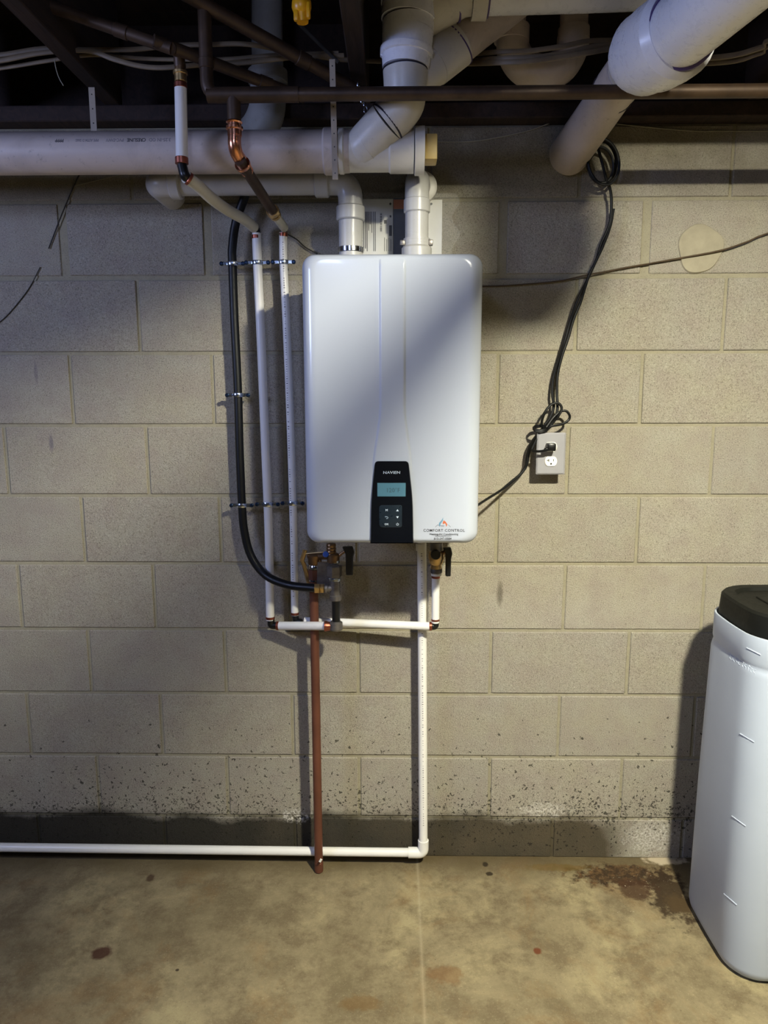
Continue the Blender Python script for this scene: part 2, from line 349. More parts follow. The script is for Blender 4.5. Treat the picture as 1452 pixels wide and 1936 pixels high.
for k in range(-1,10):
    zt=Z0-.2032*k; zb=max(zt-.2032,0.0)
    if k==-1: zt=Z0+.19
    off=0 if k%2 else .2032
    xs=[XN0+off+.4064*n for n in range(-7,11)]
    if k in JOINTS:
        for px in JOINTS[k]:
            X=at(px,MIDY[k]).x; i=min(range(len(xs)),key=lambda i:abs(xs[i]-X)); xs[i]=X
    vj=.012 if k==0 else .0045
    for a,b in zip(xs[:-1],xs[1:]):
        block(a+vj,b-vj,zb+.0048+(.004 if k==0 else 0)-(0.0048 if zb==0 else 0),zt-.0048,k)
# smeared vertical joints in the second course and the round patch
q=at(1323,470); bm=nb(); P=[]
for i in range(40):
    a=2*math.pi*i/40; rr=1+.05*math.sin(3*a+1)+.03*math.sin(5*a)
    P.append((q.x+.064*rr*math.cos(a)*.98,q.z+.066*rr*math.sin(a)))
v0=[bm.verts.new((x,.002,z)) for x,z in P]; v1=[bm.verts.new((q.x+(x-q.x)*.95,-.0045,q.z+(z-q.z)*.95)) for x,z in P]
for i in range(40): bm.faces.new((v0[i],v0[(i+1)%40],v1[(i+1)%40],v1[i]))
bm.faces.new(v1); finish(bm,'patch',M['patch'],wall)
bm=nb(); box(bm,(0,-2.9,-.05),(6,6.2,.1)); fl=finish(bm,'floor',M['floor'],flat=True); tag(fl,kind='structure')
for nm,c,s in (('wall_left',(-3.1,-3,1.25),(.2,6,2.5)),('wall_right',(3.1,-3,1.25),(.2,6,2.5)),('wall_front',(0,-6.1,1.25),(6.4,.2,2.5))):
    bm=nb(); box(bm,c,s); tag(finish(bm,nm,M['farwall'],flat=True),kind='structure')
ceil=base('ceiling',(0,0,0),kind='structure')
for i in range(-1,20):
    bm=nb(); box(bm,(0,-.15-.3*i,2.45),(6.2,.297,.03),.002,1); finish(bm,'subfloor_board',M['joist'],ceil,flat=True)
for x in (-2.7,-2.3,-1.9,-1.53,-1.13,-.745,-.09,.48,.93,1.34,1.75,2.16,2.57):
    y1=-.822 if x==.48 else -.025
    bm=nb(); box(bm,(x,(y1-5.975)/2,2.3125),(.04,y1+5.975,.243),.002,1); finish(bm,'joist',M['joist'],ceil,flat=True)
bm=nb(); box(bm,(.42,-.80,2.3125),(.978,.04,.243),.002,1); finish(bm,'header',M['joist'],ceil,flat=True)
bm=nb(); box(bm,(0,.06,2.171),(6,.22,.04),.003,1); finish(bm,'sill_plate',M['plate'],ceil,flat=True)
bm=nb(); box(bm,(0,.10,2.315),(6,.05,.245),.002,1); finish(bm,'rim_board',M['joist'],ceil,flat=True)
# downward-facing flood lamp between the joists
t=base('flood_lamp',BULB,'white flood lamp with glowing flat face between ceiling joists','lamp')
profobj('glowing_face',BULB,BULB+Vector((0,0,1)),[(0,.06),(.002,.06)],M['bulb'],t)
profobj('housing',BULB+Vector((0,0,.0025)),BULB+Vector((0,0,1)),[(0,.063),(.02,.063),(.05,.03),(.07,.02),(.075,.045),(.143,.05)],M['bulbmetal'],t)
# ------------------------------------------------------------------ water heater
HX0,HX1=-.2215,.2055; HZ0,HZ1=1.073,1.765; HXC=(HX0+HX1)/2; HZC=(HZ0+HZ1)/2; FY=-.336
wh=base('water_heater',(HXC,-.17,HZ0),'white wall-hung tankless water heater with black control panel on block wall','water heater')
def rr(w,h,r,n=8):
    out=[]
    for cx,cz,a0 in ((w-r,h-r,0),(-w+r,h-r,90),(-w+r,-h+r,180),(w-r,-h+r,270)):
        for k in range(n+1):
            a=math.radians(a0+90*k/n); out.append((cx+r*math.cos(a),cz+r*math.sin(a)))
    return out
def loops(bm,rows,cx,cz,cap0=True,cap1=True):
    prev=None; first=None
    for (w,h,r,y) in rows:
        L=[bm.verts.new((cx+a,y,cz+b)) for a,b in rr(w,h,max(r,.0005))]
        if prev:
            for i in range(len(L)): bm.faces.new((prev[i],prev[(i+1)%len(L)],L[(i+1)%len(L)],L[i]))
        else: first=L
        prev=L
    if cap0: bm.faces.new(first[::-1])
    if cap1: bm.faces.new(prev)
W,Hh=(HX1-HX0)/2,(HZ1-HZ0)/2
bm=nb(); loops(bm,[(W-.012,Hh-.012,.012,-.03),(W-.012,Hh-.012,.012,-.15)],HXC,HZC); finish(bm,'back_case',M['chassis'],wh)
rows=[(W-.004,Hh-.004,.026,-.148),(W-.001,Hh-.001,.028,-.151),(W-.001,Hh,.03,-.20)]
# cover: sides curve over a wide radius into the front, top and bottom over a small one
for k in range(0,13):
    a=math.pi/2*k/12; rows.append((W-.034*(1-math.cos(a)),Hh-.016*(1-math.cos(a)),.03-.004*(1-math.cos(a)),-.302-.034*math.sin(a)))
bm=nb(); loops(bm,rows,HXC,HZC); finish(bm,'front_cover',M['heater'],wh,ang=1.0)
# raised centre band that runs down into the control panel
bx0,bx1=at(716,700,FY).x,at(768,700,FY).x; q0=at(708,880,FY); q1=at(775,880,FY); zt=at(740,489,FY).z
def prism(bm,outline,y0,y1,inset,steps=4):
    c=Vector((sum(p[0] for p in outline)/len(outline),sum(p[1] for p in outline)/len(outline))); n=len(outline)
    nor=[]
    for i in range(n):
        a=Vector(outline[i-1]);b=Vector(outline[i]);d=Vector(outline[(i+1)%n])
        e1=(b-a).normalized(); e2=(d-b).normalized(); m=(e1+e2); m=m.normalized() if m.length>1e-6 else e1
        nn=Vector((-m.y,m.x)); 
        nor.append(nn)
    area_=sum(outline[i][0]*outline[(i+1)%n][1]-outline[(i+1)%n][0]*outline[i][1] for i in range(n))
    sg=1 if area_>0 else -1
    prev=None
    for k in range(steps+1):
        a=math.pi/2*k/steps; ins=inset*(1-math.cos(a)); y=y0+(y1-y0)*math.sin(a)
        L=[bm.verts.new((outline[i][0]+nor[i].x*sg*ins,y,outline[i][1]+nor[i].y*sg*ins)) for i in range(n)]
        if prev:
            for i in range(n): bm.faces.new((prev[i],prev[(i+1)%n],L[(i+1)%n],L[i]))
        prev=L
    bm.faces.new(prev)
def rounded(poly,r,n=5):
    out=[]; N=len(poly)
    for i in range(N):
        a,b,c=Vector(poly[i-1]),Vector(poly[i]),Vector(poly[(i+1)%N]); rad=r[i] if isinstance(r,list) else r
        u=(a-b).normalized(); v=(c-b).normalized(); t=min(rad,(a-b).length*.45,(c-b).length*.45)
        if t<1e-6: out.append(tuple(b)); continue
        for k in range(n+1):
            s=k/n; p=(b+u*t)*(1-s)**2+b*2*s*(1-s)+(b+v*t)*s*s; out.append(tuple(p))
    return out
def sm(t): t=max(0,min(1,t)); return t*t*(3-2*t)
bm=nb(); NX,NZ=36,70; zb=q0.z-.028; rows_=[]
for k in range(NZ+1):
    z=zt-(zt-zb)*k/NZ; e=sm((1.42-z)/.17); xl=bx0+(q0.x-.007-bx0)*e; xr=bx1+(q1.x+.007-bx1)*e; row=[]
    for i_ in range(NX+1):
        u=.5-.5*math.cos(math.pi*i_/NX); x=xl+(xr-xl)*u
        hgt=sm((x-xl)/.007)*sm((xr-x)/.007)*sm((zt-z)/.010)*sm((z-zb)/.035)
        row.append(bm.verts.new((x,FY+.0003-.0042*hgt,z)))
    rows_.append(row)
for k in range(NZ):
    for i_ in range(NX): bm.faces.new((rows_[k][i_],rows_[k][i_+1],rows_[k+1][i_+1],rows_[k+1][i_]))
finish(bm,'centre_band',M['heater'],wh,ang=2)
# control panel
def hp(x,y,Y=FY-.006): p=at(x,y,Y); return (p.x,p.z)
ol=rounded([hp(708,871),hp(773,871),hp(781,945),hp(782.5,1028),hp(699.5,1028),hp(701,945)],[.010,.010,.03,.001,.001,.03])
cp=None
bm=nb(); prism(bm,ol,FY+.004,FY-.0065,.003); cp=finish(bm,'control_panel',M['panelblack'],wh)
PY=FY-.0068
x0,z0=hp(713.5,938.5); x1,z1=hp(767,913)
bm=nb(); box(bm,((x0+x1)/2,PY,(z0+z1)/2),(x1-x0,.001,z1-z0),.0004,1); finish(bm,'display_screen',M['lcd'],cp)
c=hp(743,927); text('display_digits','120°F',.0155,M['lcdink'],cp,(c[0],PY-.0008,c[1]),wx=.95)
c=hp(740.5,893.5); text('brand_lettering','NAVIEN',.0092,M['inkwhite'],cp,(c[0],PY-.0002,c[1]),wx=1.28,bold=0)
c0=hp(717,997); c1=hp(760,955); bm=nb()
ol=rounded([(c0[0],c1[1]),(c1[0],c1[1]),(c1[0],c0[1]),(c0[0],c0[1])],[.008,.004,.006,.010]); prism(bm,ol,PY+.0005,PY-.0004,.0006); finish(bm,'button_pad',M['padgrey'],cp)
BY=PY-.0008
def tri(bm,cx,cz,s,up):
    k=1 if up else -1
    P=[(cx-s,cz-k*s*.8),(cx+s,cz-k*s*.8),(cx,cz+k*s*.8)]
    f=[bm.verts.new((x,BY,z)) for x,z in P]; b=[bm.verts.new((x,BY+.0006,z)) for x,z in P]
    bm.faces.new(f); bm.faces.new(b[::-1])
    for i in range(3): bm.faces.new((f[i],f[(i+1)%3],b[(i+1)%3],b[i]))
c=hp(731,964.5); text('button_menu','M',.0078,M['inkwhite'],cp,(c[0],BY,c[1]),wx=1.1,bold=.0001)
c=hp(731,991); text('button_enter','OK',.0068,M['inkwhite'],cp,(c[0],BY,c[1]),bold=.0001)
for nm,(a,b_),up in (('button_up',(751.5,964.5),1),('button_down',(751.5,978),0)):
    c=hp(a,b_); bm=nb(); tri(bm,c[0],c[1],.0032,up); finish(bm,nm,M['inkwhite'],cp,flat=True)
c=hp(731,978.5); bm=nb()
sweep(bm,[(c[0]-.003,BY,c[1]+.0022),(c[0]+.0015,BY,c[1]+.0022),(c[0]+.0033,BY,c[1]+.0008),(c[0]+.0033,BY,c[1]-.0008),(c[0]+.0015,BY,c[1]-.0022),(c[0]-.001,BY,c[1]-.0022)],.0005,6)
lathe(bm,(c[0]-.0045,BY,c[1]+.0022),(c[0],BY,c[1]+.0022),[(0,.0001),(.0022,.0018)],8); finish(bm,'button_back',M['inkwhite'],cp)
c=hp(751.5,991); bm=nb()
sweep(bm,[(c[0]+.0027*math.cos(math.radians(a)),BY,c[1]+.0027*math.sin(math.radians(a))) for a in range(125,420,18)],.00045,6); sweep(bm,[(c[0],BY,c[1]+.0002),(c[0],BY,c[1]+.0038)],.00045,6); finish(bm,'button_power',M['inkwhite'],cp)
# contractor's sticker
SY=FY-.0006
def sp(x,y): p=at(x,y,SY); return p
sk=base('contractor_sticker',(0,0,0)); sk.parent=wh; sk.location=sp(839,1004)-wloc(wh)
def st(nm,b,px,py,size,mat='ink',wx=1.,bold=.00003,sp_=1.): c=sp(px,py); text(nm,b,size,M[mat],sk,(c.x,SY,c.z),wx=wx,bold=bold,sp=sp_,depth=.0002)
st('company_lettering','COMFORT CONTROL',839.5,1003,.0098,wx=.97,sp_=1.12)
st('trade_lettering','Heating-Air Conditioning',839,1010,.0066,wx=1.05); st('trade_lettering','REFRIGERATION',838,1013.6,.0036,wx=1.2,sp_=1.3); st('phone_lettering','615-347-5584',837,1018.3,.0074,wx=1.04)
def flat(nm,pts,mat,parent,Y=None,d=.0004):
    bm=nb(); f=[bm.verts.new((p[0],Y,p[1])) for p in pts]; b=[bm.verts.new((p[0],Y+d,p[1])) for p in pts]
    bm.faces.new(f); bm.faces.new(b[::-1]); n=len(pts)
    for i in range(n): bm.faces.new((f[i],f[(i+1)%n],b[(i+1)%n],b[i]))
    bmesh.ops.triangulate(bm,faces=[x for x in bm.faces if len(x.verts)>4])
    return finish(bm,nm,M[mat],parent,flat=True)
def sx(x,y): p=sp(780+x/12.1,970+y/12.1); return (p.x,p.z)
flat('blue_flame',[sx(700,100),sx(695,170),sx(640,250),sx(625,320),sx(600,270),sx(610,220),sx(660,170)],'logoblue',sk,SY)
flat('orange_flame',[sx(715,165),sx(760,200),sx(795,260),sx(770,320),sx(760,260),sx(740,230),sx(700,260),sx(690,215)],'orange',sk,SY)
for a,b in (((520,320),(575,265)),((575,265),(600,290)),((820,265),(870,320)),((640,285),(725,285)),((650,310),(720,310))):
    p=sx(*a);q=sx(*b); bm=nb(); sweep(bm,[(p[0],SY,p[1]),(q[0],SY,q[1])],.0003,6); finish(bm,'logo_line',M['ink'],sk)
# brackets and collars on top of the case
for px in (629,851):
    p=at(px,476,-.05); bm=nb(); box(bm,(p.x,-.03,HZ1+.006),(.026,.05,.03),.002); box(bm,(p.x,-.052,HZ1+.010),(.012,.004,.012),.001); finish(bm,'hanging_bracket',M['zinc'],wh)
# ------------------------------------------------------------------ vent pipes
VY=-.135
def pr_(x,y,Y,w): p=at(x,y,Y); return p,px2m(p)*w/2
a,r=pr_(663,430,VY,45); xv=a.x; 
b0=Vector((xv,VY,HZ1-.012)); hz=at(560,345,VY).z; lx=at(292,345,VY).x
v=base('intake_vent_pipe',(xv,VY,HZ1),'left grey PVC vent pipe rising from heater and turning left under drain pipe','vent pipe')
bm=nb(); sweep(bm,arc([b0,(xv,VY,hz-.055)],.0),r,32); finish(bm,'riser',M['cpvc_vent'],v)
bm=nb(); sweep(bm,arc([(xv,VY,hz-.085),(xv,VY,hz),(xv-.085,VY,hz)],.075,10),r*1.02,32); finish(bm,'elbow',M['cpvc_vent'],v)
collar('elbow_hub',(xv,VY,hz-.076),(0,0,1),.036,r*1.2,M['cpvc_vent'],v,.003)
collar('elbow_hub',(xv-.072,VY,hz),(1,0,0),.036,r*1.2,M['cpvc_vent'],v,.003)
bm=nb(); sweep(bm,[(xv-.08,VY,hz),(lx+.04,VY,hz)],r,32); finish(bm,'horizontal_pipe',M['cpvc_vent'],v)
bm=nb(); sweep(bm,arc([(lx+.05,VY,hz),(lx+.006,VY,hz),(lx+.006,.01,hz)],.045,10),r*1.08,32); finish(bm,'wall_elbow',M['cpvc_vent'],v)
collar('elbow_hub',(lx+.055,VY,hz),(1,0,0),.028,r*1.28,M['cpvc_vent'],v,.003)
collar('hose_clamp',(xv,VY,at(663,473,VY).z),(0,0,1),.013,r*1.08,M['steel'],v)
xe=at(788,430,VY).x; re=px2m(at(788,430,VY))*44/2; ez=at(788,345,VY).z
v=base('exhaust_vent_pipe',(xe,VY,HZ1),'right grey PVC vent pipe rising from heater top and bending back to wall','vent pipe')
bm=nb(); sweep(bm,[(xe,VY,HZ1-.012),(xe,VY,ez-.05)],re,32); finish(bm,'riser',M['cpvc_vent'],v)
bm=nb(); sweep(bm,arc([(xe,VY,ez-.075),(xe,VY,ez+.012),(xe+.012,.01,ez+.012)],.07,10),re*1.03,32); finish(bm,'elbow',M['cpvc_vent'],v)
collar('elbow_hub',(xe,VY,at(788,390,VY).z),(0,0,1),.033,re*1.13,M['cpvc_vent'],v,.002)
bm=nb(); fl0=Vector((xe+.016,-.055,ez+.012)); lathe(bm,fl0,fl0+Vector((0,1,0)),[(0,re*1.05),(.003,re*1.32),(.03,re*1.34),(.05,re*1.34)],32); finish(bm,'wall_hub',M['pvc_mid'],v)
ZA=lambda y: at(788,y,VY).z
bm=nb(); lathe(bm,(xe,VY,HZ1-.012),(xe,VY,5),[(0,re*1.3),(ZA(470)-HZ1+.012,re*1.3),(ZA(466)-HZ1+.012,re*1.16),(ZA(452)-HZ1+.012,re*1.14),(ZA(451.5)-HZ1+.012,re*1.0)],32); finish(bm,'rubber_adapter',M['cpvc_vent'],v)
collar('hose_clamp',(xe,VY,ZA(459)),(0,0,1),.009,re*1.17,M['cpvc_vent'],v)
bm=nb(); q=at(812,459,VY-.012); box(bm,q,(.017,.012,.015),.002); finish(bm,'clamp_screw',M['iron'],v)
bm=nb(); q=at(761,459,VY-.018); box(bm,q,(.013,.006,.013),.002); finish(bm,'clamp_buckle',M['iron'],v)
# ------------------------------------------------------------------ drain pipe
DY=-.27
ad=at(300,287.5,DY); rd=px2m(ad)*75/2; dz=at(560,287,DY).z
xr=lambda px:at(px,287,DY).x
d=base('drain_pipe',(xr(300),DY,dz-rd),'thick printed PVC drain pipe running level across the wall above heater','drain pipe')
pipe('pipe',[(-2.95,DY,dz),(xr(640),DY,dz)],rd,M['pvc_old'],d,40)
bm=nb(); lathe(bm,(xr(612),DY,dz),(9,DY,dz),[(0,rd*1.03),(.004,rd*1.1),(.03,rd*1.1),(.034,rd*1.03),(.06,rd*1.0),(.061,rd*.99)],40); finish(bm,'coupling',M['pvc_old'],d)
L=xr(803)-xr(640)
bm=nb(); lathe(bm,(xr(640),DY,dz),(9,DY,dz),[(0,rd*1.0),(.003,rd*1.06),(.012,rd*1.06),(.016,rd*.98),(xr(735)-xr(640),rd*.98),(xr(736)-xr(640)+.003,rd*1.05),(xr(782)-xr(640),rd*1.05)],40)
B0=Vector((xr(692),DY,dz)); B1=at(745,224,-.31)
finish(bm,'wye_body',M['pvc_mid'],d)
bm=nb(); lathe(bm,(xr(783.5),DY,dz),(9,DY,dz),[(0,rd*1.04),(.001,rd*1.14),(xr(802)-xr(783.5),rd*1.14)],36); finish(bm,'cleanout_cap',M['pvc_mid'],d,.4)
bm=nb(); p=xr(803); q_=xr(825); box(bm,((p+q_)/2,DY-.0,dz+.002),(q_-p+.002,.055,.056),.003); finish(bm,'square_plug',plain('tan_plug','b89f63',.5),d)
# print on the pipe, running upside down
def wrap(px,ang0,size,body,mat='inkgrey',wx=1.):
    x0=xr(px)
    def fn(x,y,z):
        a=ang0+(-y)/rd; return Vector((x0-x,DY-(rd+.0001+z)*math.cos(a),dz+(rd+.0001+z)*math.sin(a)))
    text('pipe_print',body,size,M[mat],d,(0,0,0),fn=fn,depth=.0001,wx=wx,bold=.0002)
wrap(314,.32,.0115,'3.25-IN OD','inkgrey',.9); wrap(271,.32,.0118,'CRESLINE','ink',.86); wrap(231,.32,.0110,'PVC-DWV','inkgrey',.82); wrap(180,.32,.0095,'PIPE ASTM D 2665','inkgrey',.72); wrap(129,.32,.0115,'PPPP','ink',.85)
# ------------------------------------------------------------------ waste stack
s=base('waste_stack',at(768,160,-.33),'white PVC waste stack with wye branches rising from drain to ceiling','waste pipe')
def ppath(lst):
    P=[];R=[]
    for x,y,Y,w in lst:
        p=at(x,y,Y); P.append(p); R.append(px2m(p)*w/2)
    return P,R
def px_tube(nm,lst,mat,parent,seg=36,smooth=0,ang=.6):
    P,R=ppath(lst)
    if smooth:
        Q=spline(P,smooth); k=len(Q)-1; RR=[]
        for i in range(len(Q)):
            t=i/smooth; j=min(int(t),len(R)-2); f=t-j; RR.append(R[j]*(1-f)+R[j+1]*f)
        P,R=Q,RR
    bm=nb(); sweep(bm,P,R,seg); return finish(bm,nm,mat,parent,ang)
px_tube('lower_branch',[(694,272,-.285,76),(716,249,-.30,78),(733,231,-.31,79)],M['pvc_mid'],s,smooth=4)
px_tube('wye_branch',[(676,286,-.272,60),(684,280,-.28,72),(694,272,-.285,77)],M['pvc_mid'],d,smooth=4)
px_tube('glue_ring',[(731,233,-.31,81),(733.5,230.5,-.31,81)],M['primerdark'],s)
px_tube('elbow',[(733,231,-.31,79),(752,211,-.318,79),(764,192,-.325,79),(766,170,-.33,78)],M['pvc_mid'],s,smooth=5)
px_tube('lower_wye',[(766,176,-.33,80),(766,150,-.335,82),(766,135,-.335,84)],M['pvc_mid'],s)
px_tube('stack_pipe',[(766,137,-.335,77),(767,112,-.335,78)],M['pvc_new'],s)
px_tube('glue_ring',[(766,133,-.335,85),(766,131,-.335,85)],M['primerdark'],s)
px_tube('wye_hub',[(767,130,-.335,88),(768,108,-.335,92),(768,107,-.335,99),(769,96,-.335,101),(769,95,-.335,94),(771,62,-.335,97)],M['pvc_new'],s)
px_tube('upper_pipe',[(771,62,-.335,97),(772,40,-.335,98)],M['pvc_new'],s)
px_tube('glue_ring',[(772,41,-.335,99),(772,39.5,-.335,99)],M['primerdark'],s)
px_tube('upper_tee',[(772,39,-.335,103),(774,12,-.335,105),(775,11,-.335,110),(777,-25,-.335,112),(781,-140,-.335,112)],M['pvc_new'],s)
px_tube('lower_side_branch',[(768,165,-.31,66),(800,138,-.295,72),(820,121,-.285,76)],M['pvc_mid'],s,smooth=4)
px_tube('branch_hub',[(818,122,-.286,80),(846,98,-.275,83),(863,84,-.268,84),(864,83,-.268,78)],M['pvc_mid'],s)
px_tube('glue_ring',[(863,84,-.268,86),(865,82,-.268,85)],M['primer'],s)
px_tube('lower_side_pipe',[(850,95,-.273,75),(900,54,-.255,76),(960,6,-.235,77),(1150,-150,-.17,78)],M['pvc_old'],s)
px_tube('upper_side_branch',[(774,55,-.31,76),(800,30,-.31,84),(835,2,-.325,90),(850,-6,-.33,90)],M['pvc_mid'],s,smooth=4)
px_tube('glue_ring',[(856,-9,-.334,93),(859,-10,-.334,93)],M['primer'],s)
px_tube('branch_elbow',[(850,-6,-.33,88),(872,-15,-.345,84),(895,-18,-.35,82)],M['pvc_mid'],s,smooth=4)
px_tube('elbow_hub',[(893,-18,-.35,98),(921,-18,-.35,98)],M['pvc_mid'],s)
px_tube('glue_ring',[(921,-18,-.35,90),(925,-18,-.35,90)],M['primer'],s)
px_tube('level_pipe',[(915,-18,-.35,82),(1100,-22,-.34,80),(1290,-28,-.33,78),(2300,-60,-.32,78)],M['pvc_new'],s)
p=at(724,101,-.335); bm=nb(); box(bm,p,(.012,.012,.014),.002); finish(bm,'moulded_lug',M['pvc_new'],s)
# ------------------------------------------------------------------ large pipe to the right
L_=base('sewer_pipe',at(1150,195,-.2),'big white PVC pipe with wide hub coming from the wall toward upper right','waste pipe')
px_tube('wall_pipe',[(1074,296,.02,70),(1075,293,-.01,76),(1150,187,-.23,79),(1188,131,-.37,82)],M['pvc_old'],L_)
px_tube('glue_ring',[(1160,172,-.262,84),(1162,169,-.27,84)],M['primerdark'],L_)
px_tube('reducer',[(1161,171,-.25,82),(1176,150,-.30,84),(1190,132,-.35,86),(1203,118,-.42,92),(1212,108,-.455,118),(1216,104,-.47,128)],M['pvc_mid'],L_,smooth=3)
px_tube('large_hub',[(1214,106,-.465,130),(1221,101,-.485,144),(1244,89,-.53,150),(1247,87,-.535,157),(1268,74,-.585,161),(1282,63,-.61,163),(1286,60,-.615,146)],M['pvc_new'],L_,ang=.5)
px_tube('primer_ring',[(1284,61,-.612,143),(1294,53.5,-.632,142)],M['primer'],L_)
P,R=ppath([(1262,77,-.565,130),(1330,22,-.71,136),(1420,-55,-.84,146)]); q=P[-1]; P.append(Vector((.585,-.98,q.z+.012))); R.append(R[-1])
bm=nb(); sweep(bm,P,R,48); finish(bm,'large_pipe',M['pvc_new'],L_)
q=P[-1]; r9=R[-1]; bm=nb(); sweep(bm,arc([q-Vector((0,-.02,0)),q+Vector((0,-.14,.0)),q+Vector((0,-.14,.34))],.12,10),r9*1.06,40); finish(bm,'ceiling_elbow',M['pvc_new'],L_)
pipe('shadow_band_pipe',[(.56,-1.15,2.108),(.545,-1.22,2.108),(.545,-2.95,2.108)],.029,M['pvc_old'],L_)  # unseen pipe, added to cast the diagonal shadow band on the heater
# ------------------------------------------------------------------ trap, grey vent
tr=base('trap_pipe',at(1025,120,-.145),'dusty PVC U-shaped trap hanging behind beige cables at top right','pipe trap')
px_tube('trap_bend',[(968,62,-.145,60),(972,100,-.145,62),(992,128,-.145,62),(1026,138,-.145,62),(1060,126,-.145,62),(1080,96,-.145,60),(1084,70,-.145,60)],M['pvc_old'],tr,smooth=6)
px_tube('trap_leg',[(968,70,-.145,50),(975,-140,-.145,50)],M['pvc_old'],tr)
px_tube('trap_leg',[(1084,80,-.145,52),(1091,-140,-.145,52)],M['pvc_old'],tr)
px_tube('trap_hub',[(967,80,-.145,66),(969,50,-.145,64)],M['pvc_old'],tr); px_tube('trap_hub',[(1084,78,-.145,60),(1085,54,-.145,58)],M['pvc_old'],tr)
g=base('vent_duct',at(505,150,-.14),'dim grey PVC pipe curving down behind the drain pipe at upper left','pipe')
px_tube('pipe',[(505,-140,-.12,58),(505,60,-.12,58),(506,150,-.12,60)],M['pvc_grey'],g)
px_tube('elbow',[(507,140,-.12,66),(507,175,-.12,68),(503,215,-.12,68),(485,250,-.12,68),(455,270,-.12,66)],M['pvc_grey'],g,smooth=6)
px_tube('elbow_hub',[(506,135,-.12,74),(507,158,-.12,74)],M['pvc_grey'],g)
# ------------------------------------------------------------------ copper main
CY=-.40
cz=at(900,176,CY).z; rc=.0142; cx0=at(392,176,CY).x
c=base('copper_main',(at(900,176,CY).x,CY,cz-rc),'old level copper pipe crossing the whole photo below the joists','copper pipe')
pipe('pipe',[(at(560,176,CY).x,CY,cz),(2.9,CY,cz+.0)],rc,M['copper_old'],c)
pipe('riser',[(cx0,CY,2.6),(cx0,CY,cz),(cx0+.06,CY,cz)],rc,M['copper_old'],c,rad=.035)
collar('elbow_hub',(cx0,CY,cz+.062),(0,0,1),.02,rc*1.13,M['copper_old'],c)
tx=at(440,176,CY).x; pipe('tee',[(tx-.055,CY,cz),(at(565,176,CY).x,CY,cz)],rc*1.13,M['copper_old'],c)
for nm,(p0,Y0),(p1,Y1),r in (('branch_pipe',((112,18),-.42),((325,92),-.42),.0125),('branch_pipe',((398,15),-.40),((700,185),-.2),.0145),('branch_pipe',((405,120),-.36),((575,185),-.24),.0125)):
    A=at(*p0,Y0);B=at(*p1,Y1); nm2=base('old_copper_branch',A,{(112,18):'rust brown copper pipe slanting down to the brass fitting at upper left',(398,15):'upper dark copper pipe slanting right behind the copper riser',(405,120):'lower dark copper pipe slanting right below the beige cables'}[p0],'copper pipe')
    A2=A+(A-B)*(1.5 if p0[0]==112 else .6)
    while A2.z>2.41: A2=A2+(B-A2)*.05
    pipe('pipe',[A2,B],r,M['copper_old'],nm2,16); collar('coupling',A+(B-A)*.55,B-A,.03,r*1.15,M['copper_old'],nm2)
# ------------------------------------------------------------------ supply line A (left)
PY1=-.045
def seglast(lst): return [at(*x) for x in lst]
A=base('left_supply_pipe',at(498,800,PY1),'left white plastic supply pipe from brass fitting down to black elbow below heater','water pipe')
AY=-.365
def pxc(nm,x,y,Y,dirv,Lpx,wpx,mat,parent,hexa=False,b=.0008):
    p=at(x,y,Y); k=px2m(p); return collar(nm,p,dirv,Lpx*k,wpx*k/2,mat,parent,b,hexa)
ax_=at(341,150,AY).x
def az(y): return at(341,y,AY).z
V=Vector((0,0,1))
pipe('copper_stub',[at(322,91,-.42),at(338,96,AY-.01),(ax_,AY,az(125))],.0125,M['copper_old'],A,16,rad=.02)
pxc('brass_adapter',341,130,AY,V,18,21,M['brassdark'],A); pxc('brass_ring',341,138,AY,V,6,27,M['brass'],A); pxc('brass_adapter',341.5,148,AY,V,14,23,M['brass'],A)
pxc('copper_crimp',341.5,162,AY,V,9,24.5,M['crimp'],A)
pipe('upper_tube',[(ax_,AY,az(158)),(at(344,305,AY).x,AY,az(309))],px2m(at(342,230,AY))*11.3,M['pex'],A)
pxc('copper_crimp',343.5,304,AY,V,12,25,M['crimp'],A)
E0=at(344,312,AY); E1=at(349,332,AY-.003); 
pipe('upper_black_elbow',[E0,E1,at(356,338,AY+.005)],px2m(E0)*9.5,M['black'],A,16,rad=.01)
dv=at(362,343,AY+.01)-at(349,333,AY)
collar('copper_crimp',at(357,338,AY+.004),dv,.007,.0148,M['crimp'],A)
P,R=ppath([(352,335,AY,23),(375,352,-.325,24),(400,375,-.27,23),(430,397,-.19,21),(462,415,-.11,19),(480,430,-.055,17)])
bm=nb(); sweep(bm,spline(P,6),[.0138]*31,20); finish(bm,'sloping_tube',M['pexold'],A)
pipe('lower_black_elbow',[at(476,427,-.065),at(484,433,-.045),at(484.5,445,PY1)],.0115,M['black'],A,16,rad=.012)
pts=seglast([(485,441,PY1),(487,498,PY1),(494,650,PY1),(502,850,PY1),(508,1000,PY1),(511,1172,PY1)])
pxc('copper_crimp',484.5,448,PY1,V,7,18,M['crimp'],A)
bm=nb(); sweep(bm,spline(pts,6),.0123,20); finish(bm,'long_tube',M['pex'],A)
pxc('copper_crimp',511,1168,PY1,V,5,17.5,M['crimp'],A)
GY=-.13
e=at(512.5,1176,PY1); e2=at(512.5,1182.5,PY1)
pipe('bottom_black_elbow',[e+Vector((0,0,.012)),e2,e2+Vector((.018,-.001,0))],.0108,M['black'],A,16,rad=.006)
collar('copper_crimp',e2+Vector((.020,-.003,0)),(1,-.1,0),.008,.0132,M['crimp'],A)
sh=at(632,1183.5,GY); pipe('short_level_tube',[e2+Vector((.024,-.003,0)),sh+Vector((-.01,0,0))],.0122,M['pex'],A)
